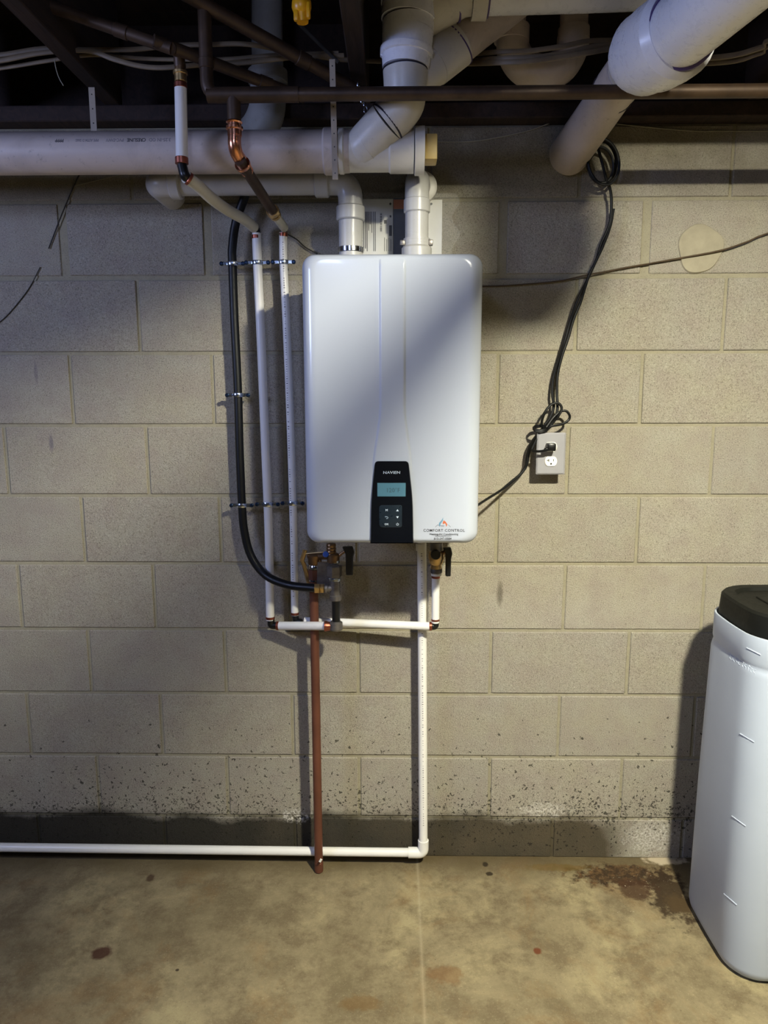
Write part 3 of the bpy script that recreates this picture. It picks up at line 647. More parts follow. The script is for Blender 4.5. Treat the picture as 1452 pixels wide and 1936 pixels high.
# ------------------------------------------------------------------ supply line B (right of A)
B=base('right_supply_pipe',at(546,800,PY1),'second white plastic supply pipe beside heater, running on below to right-hand valve','water pipe')
bx=at(442,200,CY).x
pipe('copper_drop',[(bx,CY,cz),(bx,CY,at(442,243,CY).z)],px2m(at(442,200,CY))*13,M['copper_old'],B)
z=at(442,235,CY).z
bm=nb(); kk=px2m(at(442,240,CY))
lathe(bm,(bx,CY,at(442,229,CY).z),(bx,CY,-9),[(0,kk*13.5),(.003,kk*15.5),(.006,kk*13),(.010,kk*13),(.012,kk*16),(.017,kk*16),(.019,kk*13.5),(.030,kk*13.5)],28); finish(bm,'press_collar',M['copper_new'],B)
P=[Vector((bx,CY,at(442,250,CY).z)),Vector((at(443,280,CY).x,CY,at(443,283,CY).z)),at(455,303,CY+.02),at(468,325,CY+.055)]
bm=nb(); sweep(bm,arc([P[0],P[1],P[3]],.03,8),kk*12.6,24); finish(bm,'press_elbow',M['copper_new'],B)
S0=at(460,313,CY+.03); S1=at(516,400,-.20); dd=(S1-S0).normalized()
collar('press_ring',S0-dd*.004,dd,.008,kk*15.5,M['copper_new'],B)
pipe('sloping_copper',[S0-dd*.02,S1],.0125,M['copper_old'],B)
collar('brass_ring',S1,dd,.012,.0165,M['brass'],B); collar('brass_ring',S1+dd*.016,dd,.008,.0145,M['brass'],B)
S2=at(537,430,-.055)
pipe('sloping_tube',[S1+dd*.01,S2],.0118,M['pexold'],B)
pipe('upper_black_elbow',[S2+(S1-S2).normalized()*.006,at(536,434,PY1),at(536,444,PY1)],.0098,M['black'],B,14,rad=.008)
pxc('copper_crimp',536,444,PY1,V,7,16,M['crimp'],B)
pts=seglast([(535.5,440,PY1),(536,497,PY1),(541,600,PY1),(549,800,PY1),(555,1000,PY1),(557.5,1163,PY1)])
bm=nb(); sweep(bm,spline(pts,6),.0108,20); finish(bm,'long_tube',M['pex'],B)
# faint print down the tube: short dark strokes too small to read
def strokes(parent,x0,y0,x1,y1,Y,n,r,seed):
    rnd=random.Random(seed); bm=nb()
    for i in range(n):
        t=i/n
        if rnd.random()<.25: continue
        p=at(x0+(x1-x0)*t,y0+(y1-y0)*t,Y); box(bm,(p.x-.001,p.y-r-.0001,p.z),(rnd.uniform(.002,.0045),.0003,rnd.uniform(.001,.0028)))
    tag(finish(bm,'pipe_print',M['inkgrey'],parent,flat=True),kind='stuff')
strokes(B,536.5,455,556.5,1130,PY1,150,.0108,3)
pxc('copper_crimp',557.5,1160,PY1,V,5,15.5,M['crimp'],B)
e=at(558,1166,PY1); e2=at(560,1175,PY1)
RY=-.09
pipe('bottom_black_elbow',[e+Vector((0,0,.006)),e2,e2+Vector((.016,-.004,0))],.0095,M['black'],B,14,rad=.006)
t1=at(812,1184,RY); t0=at(576,1174,-.055)
pipe('long_level_tube',[t0,t1],.0118,M['pex'],B)
collar('copper_crimp',t1+Vector((.003,0,0)),(1,0,0),.008,.0118*1.07,M['crimp'],B)
ve=at(823,1184,RY); VR=Vector((ve.x,RY,0))
pipe('black_valve_elbow',[t1+Vector((.004,0,0)),ve,ve+Vector((0,0,.018))],.0104,M['black'],B,16,rad=.006)
zz=lambda y:at(824,y,RY).z
collar('copper_crimp',(ve.x,RY,zz(1172)),V,.006,.0122,M['crimp'],B)
pipe('valve_tube',[(ve.x,RY,zz(1177)),(ve.x,RY,zz(1090))],.0112,M['pex'],B); collar('copper_crimp',(ve.x,RY,zz(1090)),V,.009,.0124,M['crimp'],B)
# right valve
vv=base('right_isolation_valve',(ve.x,RY,zz(1090)),'brass isolation valve with black lever under right end of heater','valve')
def lz(prof,mat,nm,parent,x,Y,y0,hexa=False):
    p0=at(x,y0,Y); k=px2m(p0); bm=nb(); lathe(bm,p0,p0-V,[(a*k,b*k) for a,b in prof],24,hexa); return finish(bm,nm,mat,parent,.5)
lz([(0,12),(14,12),(16,8),(22,8)],M['iron'],'union_cap',vv,825,RY,1026)
lz([(0,8),(2,14),(12,15),(22,13),(26,10),(34,10)],M['brass'],'valve_body',vv,825,RY,1042)
lz([(0,11),(3,11.5),(7,11.5),(9,10)],M['iron'],'compression_ring',vv,825,RY,1075); lz([(0,10),(5,10)],M['pex'],'tube_end',vv,825,RY,1083)
bm=nb(); lathe(bm,at(823,1046,RY)+Vector((0,-.004,0)),at(823,1046,RY)+Vector((0,-1,0)),[(0,.014),(.018,.014),(.022,.012)],20); finish(bm,'purge_cap',M['black'],vv)
def lever(parent,x,y0,y1,Y,wpx,red=False):
    p0=at(x,y0,Y); p1=at(x,y1,Y); k=px2m(p0); bm=nb()
    ol=rounded([(p0.x-wpx*k*.8,p0.z),(p0.x+wpx*k*.35,p0.z+.002),(p0.x+wpx*k*.62,p0.z-.016),(p0.x+wpx*k*.45,p0.z-.030),(p0.x+wpx*k*.4,p1.z),(p0.x-wpx*k*.4,p1.z),(p0.x-wpx*k*.42,p0.z-.02)],.004)
    prism(bm,ol,Y+.006,Y-.006,.003)
    prism(bm,ol,Y+.0059,Y+.008,.002)
    finish(bm,'lever',M['black'],parent)
lever(vv,848,1036,1090,RY-.012,13)
bm=nb(); sweep(bm,[at(828,1048,RY),at(845,1043,RY-.008)],.006,12); finish(bm,'stem',M['brassdark'],vv)
# ------------------------------------------------------------------ inlet fittings
gf=base('inlet_valve_assembly',at(633,1185,GY),'stack of dark union, tee and black nipple under left end of heater','pipe fitting')
GX=632
lz([(0,8.5),(3,9.5),(6,8.5),(9,9.5),(12,8.5),(15,9.5),(18,8.5),(21,9.5),(24,9),(26,9)],M['brassdark'],'threaded_nipple',gf,GX-6,GY,1028)
lz([(0,9),(3,12),(16,12),(18,10)],M['brassdark'],'valve_body',gf,GX-2,GY,1046)
lz([(0,9.5),(2,11),(6,11),(8,9.5)],M['steel'],'bright_ring',gf,GX,GY,1057)
lz([(0,12),(2,14.5),(20,14.5),(23,12)],M['iron'],'union_nut',gf,GX+.5,GY,1069,True)
lz([(0,10.5),(2,12),(6,12),(8,10)],M['zinc'],'bright_ring',gf,GX+1,GY,1091)
lz([(0,9.5),(28,9.5)],M['iron'],'tee_body',gf,GX+1.5,GY,1098)
lz([(0,9),(2,11.5),(10,11.5),(12,9)],M['iron'],'tee_rim',gf,GX+2.5,GY,1124)
lz([(0,7.8),(46,7.8)],M['black'],'black_nipple',gf,GX+3,GY,1134)
lz([(0,9),(3,12.5),(14,13.5),(17,12),(19,8)],M['iron'],'bottom_elbow',gf,GX+3,GY,1174)
bm=nb(); sh0=at(GX+3,1184,GY); lathe(bm,sh0,sh0-Vector((1,0,0)),[(0,.012),(.022,.0132),(.026,.0148),(.032,.0148)],20); finish(bm,'copper_crimp',M['crimp'],gf)
tl=at(GX,1112,GY); bm=nb(); lathe(bm,tl,tl-Vector((1,0,0)),[(0,.011),(.016,.011),(.018,.0135),(.026,.0135)],20); finish(bm,'tee_outlet',M['iron'],gf)
lever(gf,660,1034,1088,GY-.005,17)
bm=nb(); sweep(bm,[at(634,1056,GY),at(646,1046,GY),at(654,1041,GY-.004)],.0045,12); finish(bm,'lever_arm',M['brassdark'],gf)
bm=nb(); lathe(bm,at(616,1048,GY),at(617,1048,GY-.03),[(0,.008),(.010,.009),(.014,.007)],18); finish(bm,'blue_cap',M['bluecap'],gf)
# relief valve with copper discharge
RVY=-.085
rv=base('relief_valve',at(593,1085,RVY),'brown brass relief valve with hanging grey tag left of inlet fittings','valve')
rx=595
lz([(0,13),(2,15),(5,15),(10,13),(18,13),(20,12)],M['brassdark'],'valve_body',rv,rx,RVY,1047)
lz([(0,10),(4,12),(8,12)],M['steel'],'ring',rv,rx,RVY,1067); lz([(0,12),(20,12)],M['copper_drain'],'outlet_adapter',rv,rx,RVY,1076,True)
lz([(0,11),(3,11)],M['zinc'],'ring',rv,rx,RVY,1095); 
bm=nb(); sweep(bm,[at(rx,1052,RVY),at(632,1052,GY)],.009,14); finish(bm,'inlet_nipple',M['brassdark'],rv)
bm=nb(); a_=at(571,1063,RVY); sweep(bm,[at(577,1040,RVY),at(571,1060,RVY),at(575,1068,RVY),at(583,1098,RVY),at(586,1106,RVY)],.0030,8,sx=2.2); sweep(bm,[at(577,1047,RVY),at(612,1044,RVY)],.0022,8); finish(bm,'test_lever',M['brass'],rv)
bm=nb(); p0=at(600,1104,RVY-.016); p1=at(624,1063,RVY-.016); box(bm,(p0+p1)/2,(p1.x-p0.x,.0015,p1.z-p0.z),.0005,1,Matrix.Rotation(.04,3,'Y')); finish(bm,'tag',M['iron'],rv)
dp=base('discharge_pipe',onfloor(602,1650),'brown copper discharge pipe dropping from relief valve to the floor','copper pipe')
ft=onfloor(603,1648); tp=at(593,1098,RVY)
pipe('pipe',[tp,(ft.x,ft.y,.003)],.0128,M['copper_drain'],dp,20)
collar('drip_end',(ft.x,ft.y,.02),V,.03,.0134,M['copper_drain'],dp)
p=at(606,1627,-.11); bm=nb(); box(bm,p,(.007,.003,.012),.001,1,Matrix.Rotation(.5,3,'Y')); finish(bm,'scraped_sticker',M['paper'],dp)
# ------------------------------------------------------------------ black flexible hose and its nut
hs=base('flexible_hose',at(448,747,PY1),'thick black flexible hose curving from behind vent down to brass nut','hose')
HP=[(474,335,-.09),(463,370,-.06),(446,420,-.048),(439,470,PY1),(439.5,500,PY1),(443,600,PY1),(448,700,PY1),(450.5,760,PY1),(453,850,PY1),(457.5,955,PY1),(462,1005,PY1),(475,1052,-.05),(503,1088,-.065),(545,1106,-.10),(597,1112,-.13)]
P=spline(seglast(HP),5)
bm=nb(); sweep(bm,P,.0117,20); finish(bm,'hose',M['rubber'],hs)
hn=at(600,1112.5,GY)
bm=nb(); lathe(bm,hn-Vector((.008,0,0)),hn+Vector((1,0,0)),[(0,.0125),(.002,.0145),(.014,.0145),(.016,.012)],6,True); finish(bm,'brass_nut',M['brass'],hs)
bm=nb(); lathe(bm,hn+Vector((.008,0,0)),hn+Vector((1,0,0)),[(0,.011),(.002,.0138),(.010,.0138),(.012,.011)],6,True); finish(bm,'brass_nut',M['brass'],hs)
# ------------------------------------------------------------------ clamps
def clamp(px,py,r,lab,Y=PY1,grp=None):
    p=at(px,py,Y); k=px2m(p); t=base('pipe_clamp',p,lab,'pipe clamp')
    bm=nb(); lathe(bm,p-V*.006,p+V,[(0,r+.0006),(0.0005,r+.0035),(.003,r+.0042),(.009,r+.0042),(.0115,r+.0035),(.012,r+.0006)],24)
    for s in (-1,1):
        box(bm,p+Vector((s*(r+.010),0,0)),(.016,.009,.010),.0015,1)
    finish(bm,'ring',M['zinc'],t,.5)
    for s in (-1,1):
        q=p+Vector((s*(r+.0175),-.009,0)); bm=nb(); lathe(bm,q,q+Vector((0,1,0)),[(0,.003),(.002,.0058),(.006,.0058),(.0062,.003),(.016,.003)],14); finish(bm,'screw',M['bluezinc'],t)
    bm=nb(); lathe(bm,p+Vector((0,r+.002,0)),Vector((p.x,5,p.z)),[(0,.0055),(-(p.y)-r+.0025,.0055)],12); finish(bm,'stud',M['zinc'],t)
    return t
clamp(440,499,.0117,'zinc clamp at the top of the black hose'); clamp(487,497,.0123,'zinc clamp at top of the left white pipe')
clamp(536,496,.0108,'zinc clamp at top of second white pipe, nearest heater'); clamp(450,747,.0117,'lone zinc clamp halfway down the black hose')
clamp(457.5,955,.0117,'lower zinc clamp on the black hose above its bend'); clamp(506.5,953,.0123,'lower zinc clamp on the left white pipe'); clamp(553.5,951,.0108,'lower zinc clamp on second white pipe against the heater')
# ------------------------------------------------------------------ condensate drain
CDY=-.05
k=base('condensate_drain_pipe',at(802,1500,CDY),'white PVC drain pipe dropping from heater and running left along the floor','drain pipe')
cxx=at(800,1300,CDY).x; elz=at(801,1612,CDY).z; lft=at(0,1622,-.035)
ez_=max(elz,.030)
pipe('drop_pipe',[(at(797,1030,CDY).x,CDY,HZ0+.002),(cxx+.004,CDY,ez_+.02)],.0133,M['drop'],k)
pxc('top_coupling',796,1034,CDY,V,14,20,M['drop'],k)
strokes(k,797.5,1045,801,1560,CDY,120,.0133,5)
pipe('elbow',[(cxx+.004,CDY,ez_+.042),(cxx+.004,CDY,ez_),(cxx-.042,CDY,ez_)],.0165,M['drop'],k,24,rad=.016)
el=Vector((cxx-.03,CDY,ez_)); pipe('floor_pipe',[el,(-1.5,CDY+.006,ez_+.004),(-2.9,CDY+.006,ez_+.004)],.0133,M['drop'],k)
# ------------------------------------------------------------------ outlet
OY=-.05
o0=at(1015.5,818,OY); o1=at(1067,897,OY); oc=(o0+o1)/2; ow=o1.x-o0.x; oh=o0.z-o1.z
ot=base('wall_outlet',(oc.x,0,oc.z-oh/2),'grey metal duplex wall outlet box with one black plug in it','outlet')
bm=nb(); box(bm,(oc.x,-.0235,oc.z),(ow*.8,.047,oh*.86),.003); finish(bm,'box',M['plate_metal'],ot)
bm=nb(); loops(bm,[(ow/2,oh/2,.003,OY+.004),(ow/2,oh/2,.003,OY),(ow/2-.004,oh/2-.004,.003,OY-.003)],oc.x,oc.z); finish(bm,'cover_plate',M['plate_metal'],ot,.3)
for i,py in enumerate((845,872)):
    p=at(1041.5,py,OY-.003); bm=nb(); lathe(bm,(p.x,OY-.002,p.z),(p.x,-9,p.z),[(0,.0172),(.003,.0172),(.004,.016)],28)
    for v_ in bm.verts: v_.co.z=p.z+max(-.0135,min(.0135,(v_.co.z-p.z)))
    r_=finish(bm,'receptacle',M['ivory'],ot)
    if i==1:
        bm=nb(); box(bm,(p.x-.0065,OY-.0062,p.z+.003),(.0018,.001,.0075)); box(bm,(p.x-.009,OY-.0062,p.z+.003),(.005,.001,.0018)); box(bm,(p.x+.0065,OY-.0062,p.z+.003),(.0016,.001,.0065)); lathe(bm,(p.x,OY-.0057,p.z-.007),(p.x,-9,p.z-.007),[(0,.0026),(.001,.0026)],10); finish(bm,'slots',M['black'],r_)
# cords
def cord(nm,lab,strands,r=.0038,cat='power cord',plug=None):
    t=base(nm,at(*strands[0][len(strands[0])//2]),lab,cat)
    for s_ in strands:
        bm=nb(); sweep(bm,spline(seglast(s_),6),r,10); finish(bm,'cord',M['rubber'],t)
    return t
def loop(cx,cy,rx,ry,Y0,Y1,a0,a1,n=14,tilt=0):
    out=[]
    for i in range(n+1):
        a=math.radians(a0+(a1-a0)*i/n); x=rx*math.cos(a); y=ry*math.sin(a)
        out.append((cx+x*math.cos(tilt)-y*math.sin(tilt),cy+x*math.sin(tilt)+y*math.cos(tilt),Y0+(Y1-Y0)*i/n))
    return out
main=[(1127,268,-.02),(1122,290,-.03)]+loop(1138,307,27,40,-.03,-.035,180,-180,16,-.05)+loop(1136,312,24,34,-.04,-.045,180,-180,16,-.1)+loop(1141,306,29,44,-.05,-.052,170,-220,16,-.15)
tail=[(1126,268,-.05),(1132,285,-.054),(1139,310,-.052),(1146,338,-.045),(1154,360,-.035),(1156,390,-.03),(1152,425,-.028),(1136,462,-.026),(1128,490,-.026),(1112,525,-.03),(1098,570,-.02),(1084,605,-.02),(1074,640,-.02),(1062,675,-.02),(1054,710,-.02),(1053,745,-.025),(1054,770,-.035),(1050,790,-.04),(1040,806,-.045)]
tail2=[(1160,395,-.028),(1153,430,-.03),(1140,465,-.034),(1126,495,-.032),(1110,530,-.022),(1093,565,-.03),(1078,608,-.024),(1068,645,-.028),(1056,680,-.02),(1046,715,-.018),(1044,745,-.025),(1047,768,-.03),(1040,790,-.035),(1028,806,-.035)]
hc=cord('hanging_power_cord','black power cord coiled at the large pipe and hanging down to outlet',[main,tail,tail2])
b1=[(1040,806,-.045),(1028,812,-.04),(1024,800,-.045),(1030,780,-.05),(1042,765,-.05),(1055,762,-.05),(1062,772,-.05),(1056,786,-.05),(1044,800,-.045),(1034,812,-.05),(1042,806,-.055),(1062,802,-.05),(1074,795,-.045),(1077,786,-.045),(1070,777,-.045),(1058,779,-.045),(1046,790,-.05),(1033,808,-.055)]
b2=[(1033,808,-.055),(1020,822,-.045),(1012,836,-.05),(1006,850,-.055),(1012,853,-.066),(1024,853,-.078),(1038,850,-.085)]
b3=[(1028,812,-.05),(1018,820,-.045),(1006,838,-.035),(1000,858,-.03),(997,875,-.03),(990,890,-.03),(975,905,-.04),(950,925,-.07),(920,944,-.13),(900,957,-.18)]
b4=[(1024,812,-.045),(1012,826,-.035),(1001,845,-.03),(996,865,-.025),(994,880,-.025),(984,896,-.03),(965,912,-.05),(950,925,-.068)]
hc2=cord('heater_power_cord','black cord bundled above the outlet and running left to the heater',[b1,b2,b3,b4],.0036)
bm=nb()
for j in range(3): sweep(bm,[at(1022+14*math.cos(a/8*6.283),812+5*math.sin(a/8*6.283)-2*j,-.048-.012*math.sin(a/8*6.283)) for a in range(9)],.0022,8)
finish(bm,'tie_wrap',M['rubber'],hc2)
pp=at(1041.5,845,OY-.018); bm=nb(); box(bm,pp,(.024,.030,.022),.004,2); lathe(bm,pp+Vector((-.008,-.006,-.004)),pp+Vector((-.03,-.012,-.012)),[(0,.007),(.012,.0045)],12); finish(bm,'plug',M['black'],hc2)
# ------------------------------------------------------------------ brine tank
TCX,TCY,HW=1.0055,-.3305,.179; TH=.875
tk=base('brine_tank',(TCX,TCY,0),'tall pale grey plastic brine tank with black lid at right edge','brine tank')
def sq(hw,r,n=10,bul=0.):
    out=[]
    for a,b in rr(hw,hw,r,n): out.append((a,b))
    N=[]
    for i in range(len(out)):
        a=Vector(out[i]); c=Vector(out[(i+1)%len(out)]); m=int(max(1,(c-a).length//.03))
        for j in range(m): N.append(a+(c-a)*j/m)
    R=[]
    for p in N:
        f=1+bul*(1-min(1,(abs(p.x)*abs(p.y))/(hw*hw)))
        R.append((p.x*f,p.y*f))
    return R
def tstack(bm,rows,cap0=True,cap1=True):
    prev=None; n=None
    for hw,r,z,bul in rows:
        pts=sq(hw,hw*r,10,0)
        if n is None: n=len(pts)
        pts=resample(pts,96); L=[]
        for x,y in pts:
            a=math.atan2(y,x); f=1+bul*math.cos(2*a)**2
            L.append(bm.verts.new((TCX+x*f,TCY+y*f,z)))
        if prev:
            for i in range(96): bm.faces.new((prev[i],prev[(i+1)%96],L[(i+1)%96],L[i]))
        elif cap0: bm.faces.new(L[::-1])
        prev=L
    if cap1: bm.faces.new(prev)
def resample(pts,n):
    P=[Vector(p) for p in pts]; out=[]
    for k in range(n):
        a=2*math.pi*k/n; d_=Vector((math.cos(a),math.sin(a))); best=None
        for i in range(len(P)):
            p=P[i];q=P[(i+1)%len(P)]; e=q-p; den=d_.x*e.y-d_.y*e.x
            if abs(den)<1e-12: continue
            t=(p.x*e.y-p.y*e.x)/den; s_=(p.x*d_.y-p.y*d_.x)/den
            if t>0 and -1e-6<=s_<=1+1e-6: best=t; break
        out.append((d_*best)[:] if best else (0,0))
    return out
hb=HW-.006
bm=nb(); tstack(bm,[(hb-.016,.42,.001,.012),(hb-.004,.45,.012,.012),(hb,.46,.03,.012),(hb-.001,.48,.4,.015),(hb-.004,.55,.780,.024),(hb-.006,.56,.793,.026),(hb-.0078,.57,.800,.028),(hb-.0062,.58,.806,.029),(hb-.0045,.59,.812,.030),(hb-.004,.60,TH-.003,.030),(hb-.005,.60,TH,.03),(hb-.009,.60,TH,.03),(hb-.0115,.6,TH-.03,.03)],True,True)
from mathutils.bvhtree import BVHTree
tank_bvh=BVHTree.FromBMesh(bm); finish(bm,'tank_body',M['tank'],tk,.7)
bm=nb(); tstack(bm,[(hb-.0125,.6,TH-.02,.03),(hb-.0125,.6,TH+.004,.03),(hb-.016,.6,TH+.05,.03),(hb-.021,.6,TH+.056,.03),(hb-.045,.55,TH+.056,.03),(hb-.052,.55,TH+.048,.03)],False,True); ld=finish(bm,'lid',M['lid'],tk,.45)
bm=nb(); box(bm,(TCX+.02,TCY-.02,TH+.049),(.2,.16,.006),.003); finish(bm,'hatch',M['lid'],ld)
# raised marks on the side facing the room
def onside(px,py,off=.001):
    """point where the photo ray meets the tank's side"""
    hit=tank_bvh.ray_cast(CAM,ray(px,py).normalized())
    return hit[0]+hit[1]*off if hit[0] is not None else CAM+ray(px,py)*2
for a,b_ in (((1412,1225),(1438,1238)),((1399,1387),(1426,1403)),((1384,1543),(1410,1562)),((1369,1690),(1393,1711))):
    bm=nb(); sweep(bm,[onside(a[0]+(b_[0]-a[0])*t/4,a[1]+(b_[1]-a[1])*t/4,0) for t in range(5)],.0018,8); finish(bm,'level_mark',M['tank'],tk)
bm=nb(); rnd=random.Random(4)
for i in range(9):
    cx_=1381+i*5.6; cy_=1242+i*3.6
    P=[onside(cx_+rnd.uniform(-2,2),cy_-5+j*3.2+rnd.uniform(-1,1),.0005) for j in range(4)]
    sweep(bm,P,.0009,6); sweep(bm,[P[0],onside(cx_+3.5,cy_-2+rnd.uniform(-2,3),.0005)],.0009,6)
tag(finish(bm,'raised_lettering',M['tank'],tk),kind='stuff')
# ------------------------------------------------------------------ cables above
def cable(lst,lab,r=.0055,name='cable',mat='cable',grp=None,cat='cable',sx=.6):
    P=spline(seglast(lst),6); bm=nb(); sweep(bm,P,r,10,sx=sx); o=finish(bm,name,M[mat]); tag(o,lab,cat,grp); return o
cable([(-900,104,-.3),(-400,92,-.3),(-60,104,-.3),(0,104,-.3),(80,92,-.3),(160,94,-.3),(215,94,-.3),(260,93,-.3),(330,86,-.28),(400,84,-.3),(470,84,-.3),(560,100,-.28),(640,112,-.26),(720,116,-.22)],'upper beige cable strung behind joists from left edge to the stack')
cable([(-900,118,-.31),(-400,106,-.31),(-60,118,-.31),(0,115,-.31),(80,100,-.31),(165,96,-.31),(215,112,-.32),(260,124,-.32),(300,128,-.32),(350,125,-.32),(400,121,-.3),(470,118,-.29),(560,108,-.28),(650,105,-.26)],'sagging beige cable dipping below the others behind the brass fitting')
cable([(-900,132,-.29),(-400,120,-.29),(-60,132,-.29),(0,129,-.29),(90,115,-.29),(170,104,-.29),(230,108,-.29),(300,112,-.28),(420,112,-.28),(520,104,-.27),(640,100,-.26)],'thin grey-green cable between two beige cables at upper left',.0045)
cable([(850,106,-.16),(898,102,-.19),(945,98,-.27),(1000,96,-.28),(1060,88,-.28),(1110,78,-.27),(1160,76,-.25),(1240,74,-.2)],'topmost of three beige cables in front of the trap')
cable([(850,118,-.16),(898,114,-.19),(950,110,-.28),(1010,108,-.3),(1070,100,-.29),(1120,88,-.28),(1165,84,-.26),(1240,80,-.22)],'middle of three beige cables in front of the trap')
cable([(850,120,-.165),(900,120,-.20),(950,118,-.29),(1000,116,-.31),(1060,108,-.3),(1110,100,-.29),(1160,92,-.27),(1240,88,-.24)],'lowest of three beige cables in front of the trap',.006)
cable([(1300,112,-.24),(1360,108,-.26),(1400,102,-.28),(1440,90,-.3),(1520,70,-.32),(2100,60,-.32)],'upper beige cable right of large pipe at photo right edge',.0065)
cable([(1300,122,-.22),(1370,118,-.25),(1405,112,-.27),(1440,100,-.29),(1520,84,-.31),(2100,90,-.31)],'lower beige cable right of large pipe at photo right edge',.0055)
cable([(820,268,-.004),(880,268,-.004),(930,262,-.004),(1000,247,-.004),(1060,228,-.004),(1130,230,-.004),(1180,236,-.004),(1260,244,-.004),(1320,248,-.004),(1380,248,-.004),(1520,248,-.004),(2200,246,-.004)],'thin pale wire along top of wall behind the large pipe',.0013,'wire','wire',cat='wire',sx=1)
cable([(880,541,-.004),(940,541,-.006),(1000,537,-.008),(1060,531,-.008),(1110,520,-.010),(1180,507,-.008),(1280,489,-.008),(1360,474,-.012),(1410,458,-.012),(1470,436,-.01),(1700,380,-.01)],'brown wire climbing across wall right of the heater',.0022,'wire','wirebrown',cat='wire',sx=1)
cable([(1090,524,-.008),(1140,514,-.008),(1180,506,-.010),(1240,496,-.010),(1290,488,-.010)],'loose second strand beside the brown wall wire',.0016,'wire','wirebrown',cat='wire',sx=1)
cable([(150,330,-.004),(137,358,-.004),(115,410,-.004),(92,470,-.004)],'upper dark string hanging on the wall at far left',.0016,'string','string',cat='string',sx=1)
cable([(76,505,-.003),(58,540,-.003),(38,568,-.003),(12,598,-.003),(-10,616,-.003)],'lower dark string slanting to the left photo edge',.0012,'string','string',cat='string',sx=1)
cable([(140,352,-.004),(180,342,-.004),(230,330,-.004),(260,322,-.004)],'fine pale thread below drain pipe at upper left',.0009,'string','wire',cat='string',sx=1)
cable([(540,442,-.01),(560,452,-.01),(578,468,-.008),(600,480,-.01)],'thin dark wire running from second white pipe behind heater',.0018,'wire','string',cat='wire',sx=1)
cable([(103,112,-.3),(106,130,-.3),(112,148,-.3),(120,162,-.3)],'short pale thread dangling from the cables at upper left',.001,'string','wire',cat='string',sx=1)
cable([(640,118,-.27),(590,70,-.27),(560,40,-.28)],'dark cable crossing under the yellow valve',.004,'wire','string',cat='wire')
# ------------------------------------------------------------------ straps, chain, yellow valve
def strap(lab,a,b_,Y,wpx,mat='strap',name='hanger_strap'):
    A_=at(*a,Y);B_=at(*b_,Y); w_=px2m(A_)*wpx; t=base(name,B_,lab,'pipe strap'); ax=(B_-A_).normalized(); L0=(B_-A_).length; n=max(2,int(L0/.028)); side=Vector((0,1,0)).cross(ax).normalized()
    rot=Matrix((side,Vector((0,1,0)),ax)).transposed(); bm=nb(); box(bm,(A_+B_)/2,(w_,.0018,L0),.0004,1,rot); finish(bm,'strip',M[mat],t,flat=True)
    for i in range(n):
        c_=A_+ax*(L0*(i+.5)/n); bm=nb(); lathe(bm,c_-Vector((0,.0012,0)),c_+Vector((0,1,0)),[(0,.0016),(.001,.0016)],8); finish(bm,'hole',M['black'],t)
    return t
strap('perforated strap holding the drain pipe beside its coupling',(628,112),(634,340),-.322,11)
strap('short pale strap above the drain pipe at upper left',(173,165),(181,300),-.22,12)
ch=base('hanging_chain',at(690,215,-.3),'short loose chain hanging between strap and waste stack','chain')
for i in range(7):
    p=at(676+i*3,160+i*9.5,-.27); bm=nb(); Pn=[p+Vector(((.004*math.cos(a)) if i%2 else 0,(0 if i%2 else .004*math.cos(a)),.0075*math.sin(a))) for a in [2*math.pi*j/12 for j in range(13)]]
    sweep(bm,Pn,.0012,6,cap=False); finish(bm,'link',M['zinc'],ch)
yv=base('gas_shutoff_valve',at(570,20,-.55),'yellow painted valve knob hanging from the ceiling at top','valve')
YY=-.5
px_tube('knob',[(569,-4,YY,30),(570,4,YY,36),(570,14,YY,37),(571,24,YY,32),(571,27,YY,26),(572,43,YY,22)],M['yellow'],yv)
px_tube('pipe',[(568,-70,YY,20),(569,0,YY,20)],M['iron'],yv)
bm=nb(); box(bm,at(583,20,YY-.01),(.008,.012,.03),.003); box(bm,at(560,30,YY-.01),(.010,.010,.02),.003); finish(bm,'wing',M['yellow'],yv)
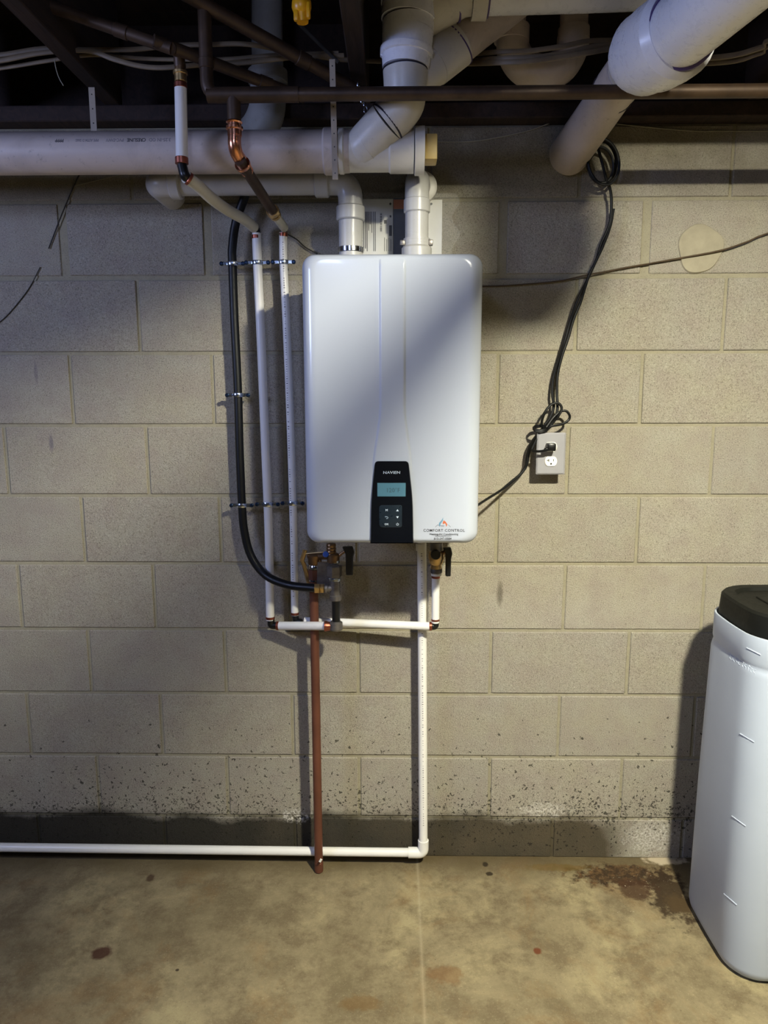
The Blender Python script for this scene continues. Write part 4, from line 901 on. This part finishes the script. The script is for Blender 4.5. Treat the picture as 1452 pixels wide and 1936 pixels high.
# ------------------------------------------------------------------ manuals in a bag behind the vents
mb=base('manual_packet',at(760,430,-.03),'bagged printed manuals propped on wall behind the vent pipes','paper packet')
MY=-.03
def sheet(nm,x0,x1,y0,y1,mat,Y,parent=mb,d=.002):
    a=at(x0,y1,Y);b=at(x1,y0,Y); bm=nb(); box(bm,((a.x+b.x)/2,Y,(a.z+b.z)/2),(b.x-a.x,d,b.z-a.z)); return finish(bm,nm,M[mat],parent,flat=True)
sh_=sheet('label_sheet',676,743,377,500,'paper',MY,d=.006); bk=sheet('booklet_cover',744,815,375,500,'blueprint',MY+.003,d=.006); sheet('orange_band',744,815,377,395,'orange',MY-.0008,bk,.002)
rs=sheet('right_sheet',805,836,378,500,'paper',MY,d=.005)
rnd=random.Random(11); bm=nb()
for i,x in enumerate((684,687.5,691,694,697,700,703,706.5,709.5)):
    y0=400; y1=[475,475,470,475,436,424,440,475,475][i]
    a=at(x-.6,y1,MY-.0032);b=at(x+.6,y0,MY-.0032); box(bm,((a.x+b.x)/2,MY-.0032,(a.z+b.z)/2),(b.x-a.x,.0003,b.z-a.z))
for i,x in enumerate((727,731,735,739)):
    a=at(x-.5,475,MY-.0032);b=at(x+.5,448+rnd.randint(-2,4),MY-.0032); box(bm,((a.x+b.x)/2,MY-.0032,(a.z+b.z)/2),(b.x-a.x,.0003,b.z-a.z))
tag(finish(bm,'printed_lines',M['ink'],sh_,flat=True),kind='stuff')
sheet('barcode_label',713,723,402,439,'paper',MY-.0034,sh_,.0004)
bm=nb(); y=403
while y<438:
    h=rnd.choice((.5,.9,1.5)); a=at(718.5,y+h,MY-.0038);b=at(722.3,y,MY-.0038); box(bm,((a.x+b.x)/2,MY-.0038,(a.z+b.z)/2),(b.x-a.x,.0003,b.z-a.z)); y+=h+rnd.choice((.6,.9,1.3))
tag(finish(bm,'barcode',M['ink'],sh_,flat=True),kind='stuff')
sheet('black_symbol',726,731,416,423,'ink',MY-.0034,sh_,.0004); sheet('black_symbol',735.5,741,426,446,'ink',MY-.0034,sh_,.0004); sheet('black_symbol',736.5,740,407,411,'ink',MY-.0034,sh_,.0004)
for x in (738,815.5):
    p=at(x,385.5,MY-.003); bm=nb(); lathe(bm,p,p-Vector((0,1,0)),[(0,.003),(.0015,.003)],12); finish(bm,'dark_rivet',M['black'],mb)
bm=nb(); N=12; rws=[]
for i in range(N+1):
    r_=[]
    for j in range(N+1):
        x=672+(862-672)*i/N+(8*math.sin(j*1.1) if i==N else 0); y=365+(495-365)*j/N
        p=at(x,y,MY-.011-.004*math.sin(i*1.7+j*.9)*math.cos(j*1.3)); r_.append(bm.verts.new(p))
    rws.append(r_)
for i in range(N):
    for j in range(N): bm.faces.new((rws[i][j],rws[i+1][j],rws[i+1][j+1],rws[i][j+1]))
finish(bm,'plastic_bag',M['bag'],mb)
